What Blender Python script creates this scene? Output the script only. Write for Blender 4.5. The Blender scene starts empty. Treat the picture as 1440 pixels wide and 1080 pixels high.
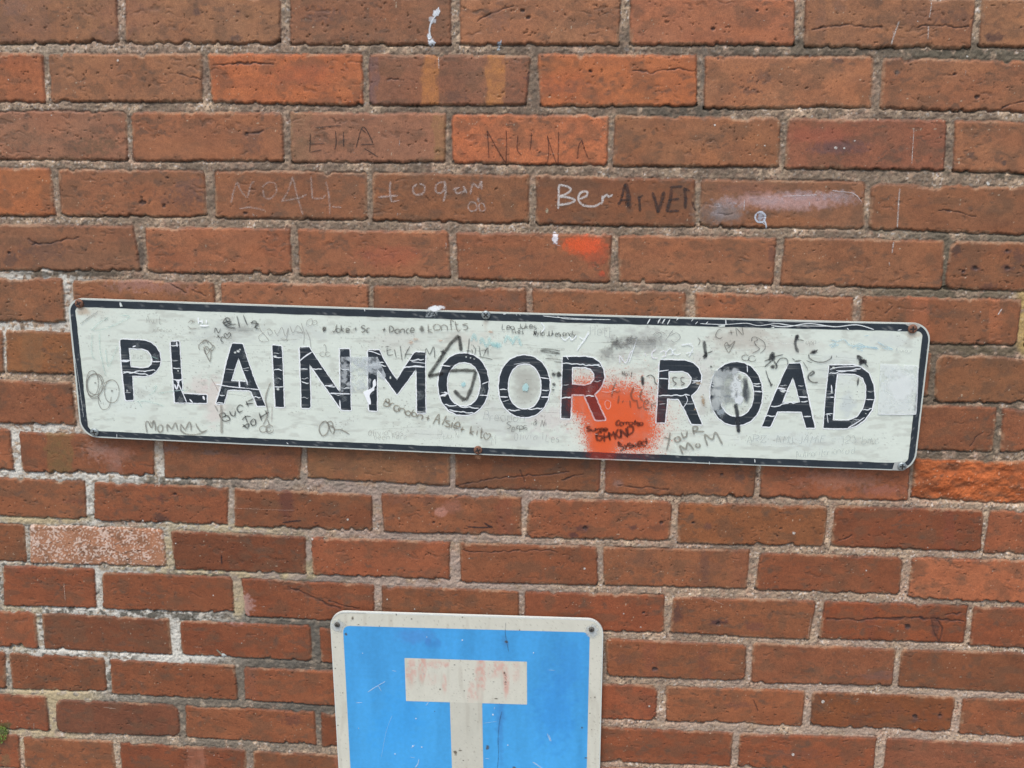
import bpy, math
import numpy as np
from mathutils import Matrix, Vector
from mathutils.geometry import tessellate_polygon

# ------------------------------------------------------------------ camera
sc = bpy.context.scene
COL = sc.collection
Z0 = 1.15                                    # height of the middle of the picture above the pavement
FPX = 1300.0                                 # focal length in pixels of a 1440 px wide picture
CT = np.array([0.0469, 0.4313, 1.2938])      # camera: metres right, above Z0, in front of the wall
CR = (0.2597, -0.0543, -0.0264)
def rot3(r):
    ax, ay, az = r
    cx, sx, cy, sy, cz, sz = math.cos(ax), math.sin(ax), math.cos(ay), math.sin(ay), math.cos(az), math.sin(az)
    Rx = np.array([[1,0,0],[0,cx,-sx],[0,sx,cx]]); Ry = np.array([[cy,0,sy],[0,1,0],[-sy,0,cy]]); Rz = np.array([[cz,-sz,0],[sz,cz,0],[0,0,1]])
    return Rz @ Ry @ Rx
RC = rot3(CR)
cam_d = bpy.data.cameras.new('camera')
cam = bpy.data.objects.new('camera', cam_d); COL.objects.link(cam)
cam_d.sensor_width = 36.0; cam_d.lens = 36.0 * FPX / 1440.0; cam_d.clip_start = 0.05; cam_d.clip_end = 500
M = np.array([[1,0,0],[0,0,-1],[0,1,0]]) @ RC.T      # camera axes in world space
cam.matrix_world = Matrix([[M[0][0],M[0][1],M[0][2],CT[0]],[M[1][0],M[1][1],M[1][2],-CT[2]],[M[2][0],M[2][1],M[2][2],CT[1]+Z0],[0,0,0,1]])
sc.camera = cam

# ------------------------------------------------------------------ light
w = bpy.data.worlds.new('World'); sc.world = w; w.use_nodes = True
nt = w.node_tree
bg = nt.nodes['Background']; sky = nt.nodes.new('ShaderNodeTexSky'); sky.sky_type = 'NISHITA'; sky.sun_disc = False
SUN_EL, SUN_AZ = math.radians(63), math.radians(200)
sky.sun_elevation = SUN_EL; sky.sun_rotation = SUN_AZ; sky.air_density = 1.0; sky.dust_density = 2.5; sky.ozone_density = 1.0
nt.links.new(sky.outputs[0], bg.inputs[0]); bg.inputs[1].default_value = 0.12
sun_d = bpy.data.lights.new('sun', 'SUN'); sun_d.energy = 1.5; sun_d.angle = math.radians(22); sun_d.color = (1.0, 0.985, 0.95)
sun = bpy.data.objects.new('sun', sun_d); COL.objects.link(sun); sun.location = (-1, -4, 6)
sd = Vector((math.sin(SUN_AZ)*math.cos(SUN_EL), math.cos(SUN_AZ)*math.cos(SUN_EL), math.sin(SUN_EL)))   # towards the sun
sun.rotation_euler = sd.to_track_quat('Z', 'Y').to_euler()
vs = sc.view_settings; vs.view_transform = 'Standard'; vs.look = 'None'; vs.gamma = 1; vs.use_curve_mapping = False; vs.exposure = 0.76
sc.cycles.transparent_max_bounces = 32

# ------------------------------------------------------------------ helpers
def lin(c):
    c = np.asarray(c, dtype=np.float64) / 255.0
    return np.where(c <= 0.04045, c/12.92, ((c+0.055)/1.055)**2.4)
def unproj(x, y, h=0.0):
    """picture point -> (X, Z) on the plane h metres in front of the wall"""
    x = np.asarray(x, float); y = np.asarray(y, float)
    d = np.stack([(x-720)/FPX, -(y-540)/FPX, -np.ones_like(x)], -1) @ RC
    s = (h - CT[2]) / d[..., 2]
    return CT[0] + s*d[..., 0], CT[1] + s*d[..., 1] + Z0
def proj(X, Z, h=0.0):
    W = np.stack([X-CT[0], Z-Z0-CT[1], np.full(X.shape, h)-CT[2]], 0).reshape(3, -1)
    c = RC @ W
    return (720 + FPX*c[0]/-c[2]).reshape(X.shape), (540 - FPX*c[1]/-c[2]).reshape(X.shape)
rs = np.random.RandomState(7)
TAB = [np.random.RandomState(100+i).rand(256, 256).astype(np.float32) for i in range(6)]
def vnoise(x, y, seed=0):
    t = TAB[seed % 6]; ox = (seed*37) % 251; oy = (seed*91) % 241
    x = np.asarray(x)+ox+1000; y = np.asarray(y)+oy+1000
    xi = np.floor(x).astype(np.int64); yi = np.floor(y).astype(np.int64)
    fx = (x-xi).astype(np.float32); fy = (y-yi).astype(np.float32)
    fx = fx*fx*(3-2*fx); fy = fy*fy*(3-2*fy)
    x0 = xi & 255; x1 = (xi+1) & 255; y0 = yi & 255; y1 = (yi+1) & 255
    a = t[y0, x0]; b = t[y0, x1]; c = t[y1, x0]; d = t[y1, x1]
    return (a+(b-a)*fx) + ((c+(d-c)*fx) - (a+(b-a)*fx))*fy
def fbm(x, y, seed=0, octv=3):
    s = 0; a = 1; tot = 0
    for i in range(octv):
        s = s + a*vnoise(x*2**i, y*2**i, seed+i*3); tot += a; a *= 0.5
    return s/tot
def sstep(a, b, x):
    t = np.clip((x-a)/(b-a), 0, 1); return t*t*(3-2*t)
def tagp(o, label=None, cat=None, group=None, kind=None):
    for k, v in (('label', label), ('category', cat), ('group', group), ('kind', kind)):
        if v: o[k] = v
    return o
def empty(name, loc):
    o = bpy.data.objects.new(name, None); COL.objects.link(o); o.location = loc; return o
def mesh_np(name, V, F, mats, parent=None, attrs=None, smooth=True, fm=None):
    """V (n,3), F list of (m,k) index arrays or one array; attrs {name: (type, array)} per vertex"""
    if not isinstance(F, list): F = [F]
    F = [np.asarray(f, np.int32) for f in F if len(f)]
    me = bpy.data.meshes.new(name)
    V = np.asarray(V, np.float32)
    if parent is not None:
        V = V - np.array(parent['origin'][:], np.float32)
    me.vertices.add(len(V)); me.vertices.foreach_set('co', V.ravel())
    idx = np.concatenate([f.ravel() for f in F]); tot = np.concatenate([np.full(len(f), f.shape[1], np.int32) for f in F])
    st = np.concatenate([[0], np.cumsum(tot)[:-1]]).astype(np.int32)
    me.loops.add(len(idx)); me.loops.foreach_set('vertex_index', idx)
    me.polygons.add(len(tot)); me.polygons.foreach_set('loop_start', st)
    try: me.polygons.foreach_set('loop_total', tot)
    except Exception: pass
    me.polygons.foreach_set('use_smooth', np.full(len(tot), bool(smooth)))
    for m in (mats if isinstance(mats, (list, tuple)) else [mats]): me.materials.append(m)
    if fm is not None: me.polygons.foreach_set('material_index', np.asarray(fm, np.int32))
    for k, (tp, arr) in (attrs or {}).items():
        at = me.attributes.new(k, tp, 'POINT')
        if tp == 'FLOAT_COLOR':
            a4 = np.ones((len(V), 4), np.float32); a4[:, :3] = arr; at.data.foreach_set('color', a4.ravel())
        else: at.data.foreach_set('value', np.asarray(arr, np.float32))
    me.update(); me.validate()
    o = bpy.data.objects.new(name, me); COL.objects.link(o)
    if parent is not None: o.parent = parent
    return o
def thing(name, loc, label, cat, group=None):
    o = empty(name, loc); o['origin'] = list(loc); tagp(o, label, cat, group); return o
def finish():
    for o in list(bpy.data.objects):
        if 'origin' in o: del o['origin']

# ------------------------------------------------------------------ materials
def newmat(name):
    m = bpy.data.materials.new(name); m.use_nodes = True; n = m.node_tree; b = n.nodes['Principled BSDF']; return m, n, b
def attr_mat(name, rough=0.7, rough_attr=None, nscale=900, namp=0.10, bump=0.0, bscale=700, spec=0.5, metal=0.0):
    """colour from the vertex attribute, broken up by a fine procedural grain"""
    m, n, b = newmat(name)
    at = n.nodes.new('ShaderNodeAttribute'); at.attribute_name = 'tint'
    tc = n.nodes.new('ShaderNodeTexCoord')
    nz = n.nodes.new('ShaderNodeTexNoise'); nz.inputs['Scale'].default_value = nscale; nz.inputs['Detail'].default_value = 3
    n.links.new(tc.outputs['Object'], nz.inputs['Vector'])
    mr = n.nodes.new('ShaderNodeMapRange'); mr.inputs[3].default_value = 1-namp; mr.inputs[4].default_value = 1+namp
    mr.inputs[1].default_value = 0.3; mr.inputs[2].default_value = 0.7
    n.links.new(nz.outputs[0], mr.inputs[0])
    mx = n.nodes.new('ShaderNodeVectorMath'); mx.operation = 'SCALE'
    n.links.new(at.outputs['Color'], mx.inputs[0]); n.links.new(mr.outputs[0], mx.inputs['Scale'])
    n.links.new(mx.outputs[0], b.inputs['Base Color'])
    b.inputs['Roughness'].default_value = rough; b.inputs['Specular IOR Level'].default_value = spec; b.inputs['Metallic'].default_value = metal
    if rough_attr:
        ra = n.nodes.new('ShaderNodeAttribute'); ra.attribute_name = rough_attr; n.links.new(ra.outputs['Fac'], b.inputs['Roughness'])
    if bump:
        n2 = n.nodes.new('ShaderNodeTexNoise'); n2.inputs['Scale'].default_value = bscale; n2.inputs['Detail'].default_value = 4
        n.links.new(tc.outputs['Object'], n2.inputs['Vector'])
        bp = n.nodes.new('ShaderNodeBump'); bp.inputs['Strength'].default_value = bump; bp.inputs['Distance'].default_value = 0.0006
        n.links.new(n2.outputs[0], bp.inputs['Height']); n.links.new(bp.outputs[0], b.inputs['Normal'])
    return m
def paint_mat(name, rough=0.6, grain=0.35, nscale=1400):
    """thin paint, ink or chalk: attribute colour, coverage from the 'cover' attribute broken by grain"""
    m, n, b = newmat(name)
    at = n.nodes.new('ShaderNodeAttribute'); at.attribute_name = 'tint'
    ca = n.nodes.new('ShaderNodeAttribute'); ca.attribute_name = 'cover'
    tc = n.nodes.new('ShaderNodeTexCoord'); nz = n.nodes.new('ShaderNodeTexNoise'); nz.inputs['Scale'].default_value = nscale
    n.links.new(tc.outputs['Object'], nz.inputs['Vector'])
    mr = n.nodes.new('ShaderNodeMapRange'); mr.inputs[1].default_value = 0.35; mr.inputs[2].default_value = 0.65; mr.inputs[3].default_value = 1-grain; mr.inputs[4].default_value = 1.0
    n.links.new(nz.outputs[0], mr.inputs[0])
    mu = n.nodes.new('ShaderNodeMath'); mu.operation = 'MULTIPLY'; mu.use_clamp = True
    n.links.new(ca.outputs['Fac'], mu.inputs[0]); n.links.new(mr.outputs[0], mu.inputs[1])
    n.links.new(at.outputs['Color'], b.inputs['Base Color']); b.inputs['Roughness'].default_value = rough
    n.links.new(mu.outputs[0], b.inputs['Alpha'])
    return m
def metal_mat(name, col, rust=0.0):
    m, n, b = newmat(name)
    tc = n.nodes.new('ShaderNodeTexCoord'); nz = n.nodes.new('ShaderNodeTexNoise'); nz.inputs['Scale'].default_value = 500; nz.inputs['Detail'].default_value = 5
    n.links.new(tc.outputs['Object'], nz.inputs['Vector'])
    cr = n.nodes.new('ShaderNodeValToRGB'); c = lin(col)
    cr.color_ramp.elements[0].position = 0.3; cr.color_ramp.elements[0].color = (*(c*0.55), 1)
    cr.color_ramp.elements[1].position = 0.7; cr.color_ramp.elements[1].color = (*c, 1)
    n.links.new(nz.outputs[0], cr.inputs[0]); n.links.new(cr.outputs[0], b.inputs['Base Color'])
    b.inputs['Metallic'].default_value = 0.2 if rust else 0.7; b.inputs['Roughness'].default_value = 0.8 if rust else 0.5
    return m
MAT_WALL = attr_mat('brick_and_mortar', rough_attr='gloss', nscale=700, namp=0.22, bump=0.5, bscale=900)
MAT_FACE = attr_mat('weathered_sign_paint', rough=0.42, nscale=260, namp=0.02, bump=0.15, bscale=120)
MAT_BLACK = attr_mat('black_sign_paint', spec=0.3, rough=0.6, nscale=350, namp=0.15, bump=0.2, bscale=300)
MAT_BLUE = attr_mat('blue_reflective_sheeting', rough=0.35, nscale=160, namp=0.05, bump=0.1, bscale=100)
MAT_INK = paint_mat('marker_ink', 0.55, 0.35)
MAT_CHALK = paint_mat('chalk', 0.95, 0.75, 1100)
MAT_PAINT = paint_mat('dried_paint', 0.5, 0.12)
MAT_RUST = metal_mat('rusty_screw', (140, 98, 76), 1)
MAT_ZINC = metal_mat('zinc_screw', (172, 180, 178))
MAT_DARK = metal_mat('screw_recess', (48, 46, 44), 1)

# ------------------------------------------------------------------ dirt, lime, stains and cracks of the wall (x, y are picture points carried onto the wall)
ALB = 1.0
LIME, SOOT, LICH, GREY, PINK = (202, 197, 184), (84, 78, 66), (178, 160, 124), (112, 102, 88), (192, 164, 146)
MPATCH = [(120,840,330,230,(150,140,122),.7,.02,.3), (330,930,190,170,GREY,.95,.012,.35), (430,900,90,150,(92,86,76),.9,.01,.4), (90,800,260,190,LIME,.95,.006,.5), (150,900,180,70,LIME,.95,.005,.45),
 (60,640,90,50,LIME,.95,.006,.42), (20,480,80,40,LIME,.9,.006,.45), (60,390,70,16,LIME,.8,.006,.45), (90,430,14,60,LIME,.7,.006,.4), (130,700,20,40,LIME,.95,.005,.4), (210,668,90,12,LIME,.9,.006,.42),
 (120,850,250,170,SOOT,.9,.006,.58), (280,680,120,14,SOOT,.8,.008,.5), (350,620,60,30,GREY,.7,.01,.4), (300,780,150,60,LICH,.7,.01,.45), (360,805,120,12,LICH,.85,.012,.4),(334,840,12,30,LICH,.9,.01,.3), (60,730,70,8,LICH,.9,.01,.3),
 (60,1010,60,60,LICH,.7,.01,.4), (30,860,30,60,LICH,.6,.01,.45), (70,980,70,12,LICH,.8,.01,.3), (250,925,60,9,LIME,.97,.006,.3), (150,915,100,8,LIME,.8,.005,.45), (246,900,8,34,LIME,.9,.004,.42), (130,815,12,20,LIME,.97,.01,.2), (170,808,50,6,LIME,.8,.006,.4),
 (290,812,60,8,SOOT,.8,.008,.45), (240,868,40,7,SOOT,.8,.01,.4),(560,700,260,50,(150,132,120),.7,.02,.35), (480,650,200,40,(128,118,104),.6,.015,.45), (560,800,300,60,(156,138,126),.6,.02,.4),
 (1200,66,260,16,(92,82,68),.85,.01,.38), (1380,80,120,12,(96,88,72),.85,.01,.4), (1420,240,120,12,(84,76,62),.85,.01,.38), (1400,330,170,14,(104,94,78),.85,.01,.38), (1240,300,14,60,(100,92,76),.7,.01,.4), (1330,380,12,60,(92,84,68),.85,.01,.35),
 (1330,410,130,12,(100,90,72),.8,.01,.38), (1330,560,150,130,(96,84,68),.85,.012,.35), (1400,492,90,10,(98,86,66),.85,.01,.38), (1440,450,12,50,(180,150,90),.8,.01,.3), (960,155,90,10,(88,80,68),.85,.01,.4), (40,68,120,12,(160,144,124),.5,.01,.45),
 (75,105,10,30,(96,90,78),.7,.01,.4), (195,360,8,24,(84,72,62),.8,.01,.4), (990,110,8,60,(110,100,88),.6,.006,.5), (100,384,90,6,(70,62,50),.85,.01,.3), (940,1045,160,20,(140,122,106),.5,.01,.4), (1200,1000,260,110,(170,148,130),.5,.02,.4)]
BANDS = [(594,615,77,147,(180,116,62),.75), (683,709,78,147,(180,118,64),.8), (408,440,158,228,(134,104,72),.35), (515,531,80,146,(104,82,82),.5), (610,626,162,226,(150,112,66),.5), (66,102,608,668,(118,92,52),.6), (30,62,468,524,(126,92,60),.5),
 (1278,1306,416,482,(178,102,66),.35), (1392,1408,418,484,(180,106,66),.4), (340,360,940,985,(150,96,76),.2), (900,925,970,1010,(110,60,42),.3), (905,925,905,955,(116,64,46),.4), (985,1000,910,957,(112,62,46),.4),
 (985,993,772,828,(106,66,50),.4), (1030,1052,772,828,(118,70,50),.3), (1218,1230,848,900,(112,60,44),.35), (258,328,808,862,(124,68,38),.4), (0,70,0,60,(120,86,72),.25), (470,500,1058,1100,(160,104,82),.35), (262,290,1052,1096,(168,112,88),.4),
 (700,720,703,753,(124,60,44),.3), (1328,1342,718,776,(124,60,44),.35), (1150,1160,0,64,(120,86,68),.3), (840,870,632,690,(150,84,60),.3), (150,170,630,668,(150,110,96),.35), (425,470,620,680,(130,92,56),.35)]
STAINS = [(1110,283,96,15,(196,160,154),.55,.35), (1022,300,30,16,(128,118,112),.7,.4), (1100,312,70,10,(150,92,52),.5,.4), (1180,207,50,13,(92,68,66),.65,.4), (1150,190,60,14,(160,84,62),.4,.3), (403,705,14,28,(92,50,40),.7,.3),
 (1345,352,8,9,(80,56,44),.8,.6), (1372,377,8,5,(84,54,42),.85,.6), (1417,377,9,6,(92,60,48),.8,.6), (1392,403,16,8,(88,58,46),.7,.7), (1355,382,5,4,(84,54,42),.8,.5), (1416,353,7,4,(96,64,52),.7,.5), (1432,360,10,12,(96,64,52),.6,.6),
 (277,17,7,6,(92,66,54),.8,.5), (333,16,5,4,(96,70,58),.6,.5), (332,53,10,5,(84,62,52),.7,.5), (30,195,40,16,(104,82,62),.4,.7), (135,205,30,14,(92,74,52),.5,.8), (355,195,20,22,(96,70,56),.5,.5), (265,265,24,18,(112,80,68),.4,.7), (260,278,40,14,(84,60,52),.45,.9), (60,353,40,14,(92,66,54),.5,.8),
 (12,365,14,12,(80,62,52),.6,.7), (20,10,22,20,(120,92,80),.4,.5), (455,20,26,14,(92,68,58),.5,.9), (160,50,30,16,(110,78,64),.4,.7), (1350,28,30,14,(92,66,52),.5,.8), (1300,22,40,20,(104,74,58),.4,.6), (1398,52,18,8,(78,54,46),.8,.6), (1180,10,12,10,(112,82,66),.5,.5),
 (1261,102,6,6,(92,78,68),.9,.4), (1366,218,7,6,(88,66,54),.8,.4), (1411,229,5,5,(74,60,52),.8,.4), (1073,108,18,10,(96,70,56),.55,.8), (1057,129,14,6,(90,66,54),.6,.8), (1180,85,10,5,(84,62,52),.7,.5), (1085,358,7,18,(96,62,50),.6,.4), (548,360,60,18,(168,86,60),.4,.3),
 (1010,875,14,5,(76,48,46),.85,.5), (1062,880,18,8,(104,62,52),.5,.6), (952,862,9,16,(84,54,44),.7,.5), (1276,882,6,5,(60,44,42),.9,.4), (1316,880,8,20,(72,48,40),.55,.7), (1296,869,5,3,(60,40,40),.9,.4), (992,795,7,26,(98,66,52),.5,.5), (900,785,30,14,(112,76,56),.4,.7), (1000,800,36,12,(110,74,54),.4,.8),
 (921,941,5,4,(70,48,48),.85,.4), (875,925,16,10,(98,66,50),.5,.8), (1287,1010,6,8,(84,58,50),.7,.5), (1322,1006,5,5,(92,64,54),.6,.5), (1205,1012,20,12,(96,60,42),.5,.8), (1235,950,30,8,(110,86,82),.35,.5), (1040,992,24,6,(104,66,52),.5,.7), (1120,1060,60,8,(110,72,56),.4,.6),
 (100,705,30,4,(112,60,46),.3,.6), (225,700,8,5,(90,54,44),.6,.6), (226,728,12,7,(70,48,40),.8,.6), (412,1012,18,10,(96,56,44),.55,.7), (430,790,6,5,(84,52,42),.5,.5), (620,720,10,8,(196,140,122),.5,.3,.5), (636,712,16,12,(160,106,88),.4,.3), (600,703,14,8,(84,58,46),.5,.8), (560,700,24,10,(100,68,54),.4,.9),
 (722,757,14,4,(90,66,50),.4,.8), (925,742,16,5,(92,60,44),.5,.6), (820,743,10,6,(86,50,44),.7,.6), (806,753,8,5,(76,46,42),.8,.5), (890,742,6,5,(86,52,46),.7,.5), (996,740,6,6,(100,64,54),.6,.5), (1040,672,10,8,(92,66,52),.7,.6), (1000,690,14,5,(86,60,46),.6,.7), (870,680,8,7,(140,110,98),.5,.5), (740,690,40,8,(110,66,48),.4,.7),
 (820,345,36,17,(222,88,38),.85,.25,.1), (838,352,28,26,(204,84,48),.35,.4), (846,385,8,4,(206,70,36),.5,.8), (1055,265,60,10,(150,96,74),.3,.3), (1000,300,30,18,(106,96,90),.5,.5), (640,385,40,10,(120,76,58),.4,.7), (835,395,22,10,(96,66,50),.4,.9), (560,440,60,14,(100,70,56),.4,.8),
 (690,425,60,12,(112,80,62),.4,.7), (225,405,50,10,(168,120,104),.35,.8), (190,400,40,12,(150,110,98),.5,.7), (160,640,30,16,(168,122,104),.3,.5), (135,632,20,18,(176,140,124),.3,.7), (240,632,22,6,(120,96,84),.55,.8), (295,637,16,5,(110,88,78),.5,.8), (355,645,60,7,(120,76,60),.4,.7), (1180,675,60,14,(168,120,100),.35,.8), (1240,690,40,8,(150,100,92),.3,.7),
 (540,655,60,22,(138,98,62),.3,.6), (345,850,14,16,(184,150,140),.5,.7), (340,870,18,12,(170,130,122),.45,.8), (40,800,34,10,(140,72,52),.2,.5), (8,1020,10,6,(60,74,36),.7,.6), (8,1070,8,14,(110,96,64),.5,.8), (1340,1095,80,14,(112,78,60),.5,.5), (1255,1000,24,12,(110,66,46),.4,.7),
 (640,1000,5,5,(60,40,40),.5,.5), (180,20,60,30,(160,102,78),.2,.5), (780,120,60,20,(190,100,64),.2,.5), (430,105,60,16,(182,92,56),.3,.5), (860,210,14,10,(104,80,62),.5,.8), (745,112,8,14,(84,62,56),.6,.9), (640,135,16,9,(84,62,52),.5,.8), (700,25,20,16,(116,84,68),.4,.9)]
CRACKS = [([(1142,41),(1165,37),(1190,35),(1215,38),(1240,39)],1.6), ([(1290,37),(1320,36),(1345,39),(1362,37)],1.4), ([(1163,871),(1210,872),(1255,870),(1300,870),(1355,874)],2.0), ([(1330,866),(1352,862)],1.4), ([(1310,870),(1313,890),(1322,903)],1.8), ([(1318,872),(1326,884),(1322,900)],1.6),
 ([(405,826),(430,836),(455,848),(478,858)],1.8), ([(462,846),(485,852),(505,858)],1.2), ([(333,90),(360,88),(385,91)],1.4), ([(890,99),(915,102),(945,97),(975,99)],1.3), ([(672,29),(690,19),(722,8)],1.3), ([(345,190),(370,184)],2.0), ([(250,103),(282,112)],1.2), ([(1410,152),(1440,142)],1.5), ([(1010,299),(1030,302)],1.1), ([(1320,296),(1345,297),(1372,305)],1.2),
 ([(648,697),(640,699)],1.2), ([(652,774),(690,778),(720,774),(780,775)],1.2), ([(1180,760),(1198,753)],1.2), ([(820,668),(790,675),(800,672)],1.2), ([(731,660),(738,678)],1.2), ([(1245,440),(1255,432)],1.2), ([(1230,585),(1290,600)],1.2), ([(45,345),(75,341),(110,335)],1.6), ([(40,338),(52,345)],2.0), ([(1364,628),(1372,614),(1382,608)],1.4), ([(1060,985),(1066,1000)],1.1),
 ([(630,686),(700,672),(760,668),(800,664)],1.2), ([(870,683),(905,686),(940,688)],1.4), ([(545,112),(560,110)],1.1), ([(300,91),(350,87)],1.2), ([(240,400),(262,412)],1.3), ([(270,408),(290,415)],1.3)]
HOLES = [(1003,41,2.5), (1010,82,2.5), (1343,104,2.5), (1375,136,3), (235,250,2), (200,285,4), (230,290,3), (347,187,2), (1065,15,2), (1098,743,2.5), (1015,667,2), (1093,753,2), (245,695,2.5), (905,862,2), (1010,877,3), (1276,882,3.5), (921,941,3), (1287,1008,3), (1322,1006,2.5), (1255,905,2), (975,735,2), (930,735,2.5), (822,743,3), (743,25,3), (735,15,2.5), (830,100,2), (345,300,3), (12,355,2.5), (545,690,2), (610,735,2), (1416,352,2.5), (1417,377,3), (1372,377,3), (1355,382,2.2)]

# ------------------------------------------------------------------ the wall, brick by brick
# corners of each brick face by course: top left, top right, bottom right, bottom left
BRICKS = {0:[(-55,-9,164,-6,166,60,-52,60),(176,-6,394,-6,394,61,176,60),(408,-6,634,-5,634,62,408,62),(647,-5,873,-4,870,62,647,62),(887,-4,1118,-3,1117,62,886,62),(1133,-5,1372,-2,1365,67,1132,65),(1382,-2,1608,2,1600,68,1377,64)],
 1:[(-155,73,59,75,63,144,-150,142),(68,76,283,76,284,143,72,142),(292,76,509,76,510,147,298,144),(519,77,745,79,740,147,520,147),(757,76,980,78,980,148,760,149),(992,80,1229,80,1225,150,990,152),(1243,82,1475,86,1472,158,1238,152)],
 2:[(-50,156,176,157,179,225,-46,223),(184,158,397,159,398,226,187,226),(408,158,626,160,625,227,410,228),(635,161,856,162,854,232,637,229),(865,163,1097,166,1095,234,863,233),(1110,167,1332,170,1328,239,1104,236),(1344,170,1570,174,1568,246,1341,240)],
 3:[(-150,236,70,237,77,303,-140,303),(81,238,287,240,290,305,86,303),(301,240,515,243,516,309,303,306),(524,243,744,247,743,315,524,310),(754,247,977,252,977.5,318,754,315),(987,253,1217,255,1214,321,985,319),(1226,259,1460,264,1455,330,1223,322)],
 4:[(-30,316,187,318,197,380,-22,380),(204,320,407,322,410,385,207,382),(419,323,630,326,633,390,421,387),(642,327,860,330,857,397,645,392),(870,331,1092,335,1087,400,871,396),(1104,335,1328,339,1325,406,1098,400),(1338,340,1560,344,1556,413,1329,405)],
 5:[(-130,390,87,392,91,452,-122,450),(101,392,300,398,304,458,105,455),(310,397,517,401,520,462,313,459),(525,402,739,406,740,468,527,463),(749,407,965,412,963,474,751,469),(978,412,1201,418,1198,480,978,475),(1213,417,1437,422,1430,485,1209,481),(1448,423,1670,428,1662,490,1442,486)],
 6:[(-210,463,3,465,4,523,-205,521),(8,465,214,470,218,530,10,523),(226,471,424,476,427,536,229,530),(433,476,633,481,635,541,436,536),(644,482,853,486,853,547,645,542),(863,487,1078,492,1074,551,863,547),(1090,492,1310,497,1305,557,1086,552),(1318,500,1540,505,1536,568,1315,565)],
 7:[(-110,533,99,537,107,597,-100,593),(114,537,310,543,314,603,117,597),(320,543,519,548,521,608,323,603),(529,549,736,554,736,614,530,609),(746,555,953,561,952,620,747,614),(963,562,1170,567,1166,627,962,621),(1180,568,1402,573,1396,635,1176,629),(1411,575,1630,580,1625,643,1408,636)],
 8:[(-195,598,13,602,19,661,-190,657),(26,608,216,614,216,669,31,663),(228,614,424,620,421,675,232,672),(432,620,633,626,632,683,433,673),(640,627,845,633,843,692,641,686),(852,633,1066,639,1059,699,851,694),(1072,639,1281,645,1277,704,1069,700),(1287,646,1500,650,1495,712,1282,701)],
 9:[(-105,668,119,677,121,730,-98,722),(132,678,321,686,319,738,133,732),(329,687,523,697,523,746,330,741),(536,695,733,700,733,753,540,748),(744,701,945,705,942,761,740,756),(955,707,1164,713,1159,768,953,764),(1175,712,1383,718,1380,776,1169,768),(1393,718,1605,722,1600,784,1384,778)],
 10:[(-180,730,33,738,36,791,-175,784),(41,739,228,744,234,797,43,792),(239,747,429,756,430,807,246,801),(438,756,632,763,632,815,440,808),(647,764,840,769,840,823,648,819),(848,770,1054,775,1050,828,850,823),(1070,778,1270,785,1265,836,1062,830),(1283,785,1492,790,1488,850,1277,841)],
 11:[(-200,790,-6,794,-3,849,-196,845),(4,796,132,799,135,855,5,852),(143,805,326,812,328,862,145,856),(339,814,525,823,527,876,345,867),(537,824,729,832,729,884,538,877),(738,832,935,838,934,890,739,884),(947,840,1148,845,1138,900,943,890),(1160,846,1362,853,1355,905,1152,898),(1370,854,1580,858,1572,917,1364,908)],
 12:[(-160,852,49,862,53,912,-155,902),(58,863,237,871,241,921,62,913),(253,873,436,881,438,930,256,920),(449,883,640,893,641,943,452,932),(652,893,842,899,843,950,652,944),(852,899,1050,907,1047,957,854,951),(1059,905,1260,913,1254,964,1057,960),(1269,914,1475,920,1468,977,1264,966)],
 13:[(-190,910,6,918,8,968,-188,960),(12,919,146,926,150,973,17,970),(155,928,330,936,334,984,157,976),(343,939,530,948,530,997,345,985),(540,949,735,957,735,1006,541,998),(745,957,925,966,922,1014,746,1007),(937,966,1133,972,1128,1022,937,1015),(1143,973,1344,981,1336,1030,1140,1021),(1355,982,1560,988,1553,1043,1349,1032)],
 14:[(-130,970,64,980,69,1028,-125,1020),(77,984,250,992,253,1036,80,1030),(260,993,442,1002,444,1048,262,1037),(451,1003,642,1012,642,1060,453,1050),(652,1013,828,1021,828,1069,652,1061),(838,1022,1031,1031,1027,1077,838,1071),(1041,1032,1233,1037,1228,1086,1038,1078),(1248,1039,1450,1047,1443,1102,1242,1088)],
 15:[(-160,1028,26,1034,28,1080,-155,1074),(32,1036,158,1043,163,1090,35,1081),(168,1045,345,1055,347,1103,172,1093),(356,1057,545,1066,546,1114,357,1104),(556,1067,748,1075,748,1123,556,1115),(758,1076,925,1082,922,1131,758,1124),(936,1083,1125,1091,1121,1140,936,1133),(1136,1092,1328,1098,1322,1148,1132,1141),(1342,1099,1545,1106,1537,1156,1336,1149)]}
SPECIAL = {(1,2):(162,88,60),(1,4):(170,94,63),(2,3):(164,90,64),(8,7):(176,88,54),(10,1):(160,104,84),(10,7):(166,92,66),(2,0):(138,88,72),(2,2):(142,90,74),
 (1,3):(129,80,65),(0,0):(136,88,68),(3,5):(132,84,66),(12,5):(134,74,52),(12,6):(133,75,55),(12,7):(130,73,52),(9,5):(138,78,52),(10,5):(136,78,56),(13,7):(128,68,44),
 (14,7):(133,74,56),(9,6):(128,66,46),(4,0):(134,84,66),(5,2):(142,86,66),(11,7):(132,66,44),(3,0):(156,88,60),(1,0):(152,86,62),(14,1):(122,68,52),(12,1):(120,66,48),
 (0,4):(156,92,70),(2,5):(138,80,64),(0,2):(134,84,66),(6,1):(142,86,58),(8,3):(136,82,60),(1,5):(146,90,68),(2,4):(142,88,66)}
ROUND = {(14,1):.016,(12,2):.006,(11,2):.008,(9,4):.012,(3,6):.010,(4,6):.012,(13,7):.009,(1,3):.007,(2,3):.007,(10,6):.009,(9,6):.009,(12,5):.010,(13,5):.010,(6,7):.012,(9,5):.008,(2,1):.008}
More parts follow.
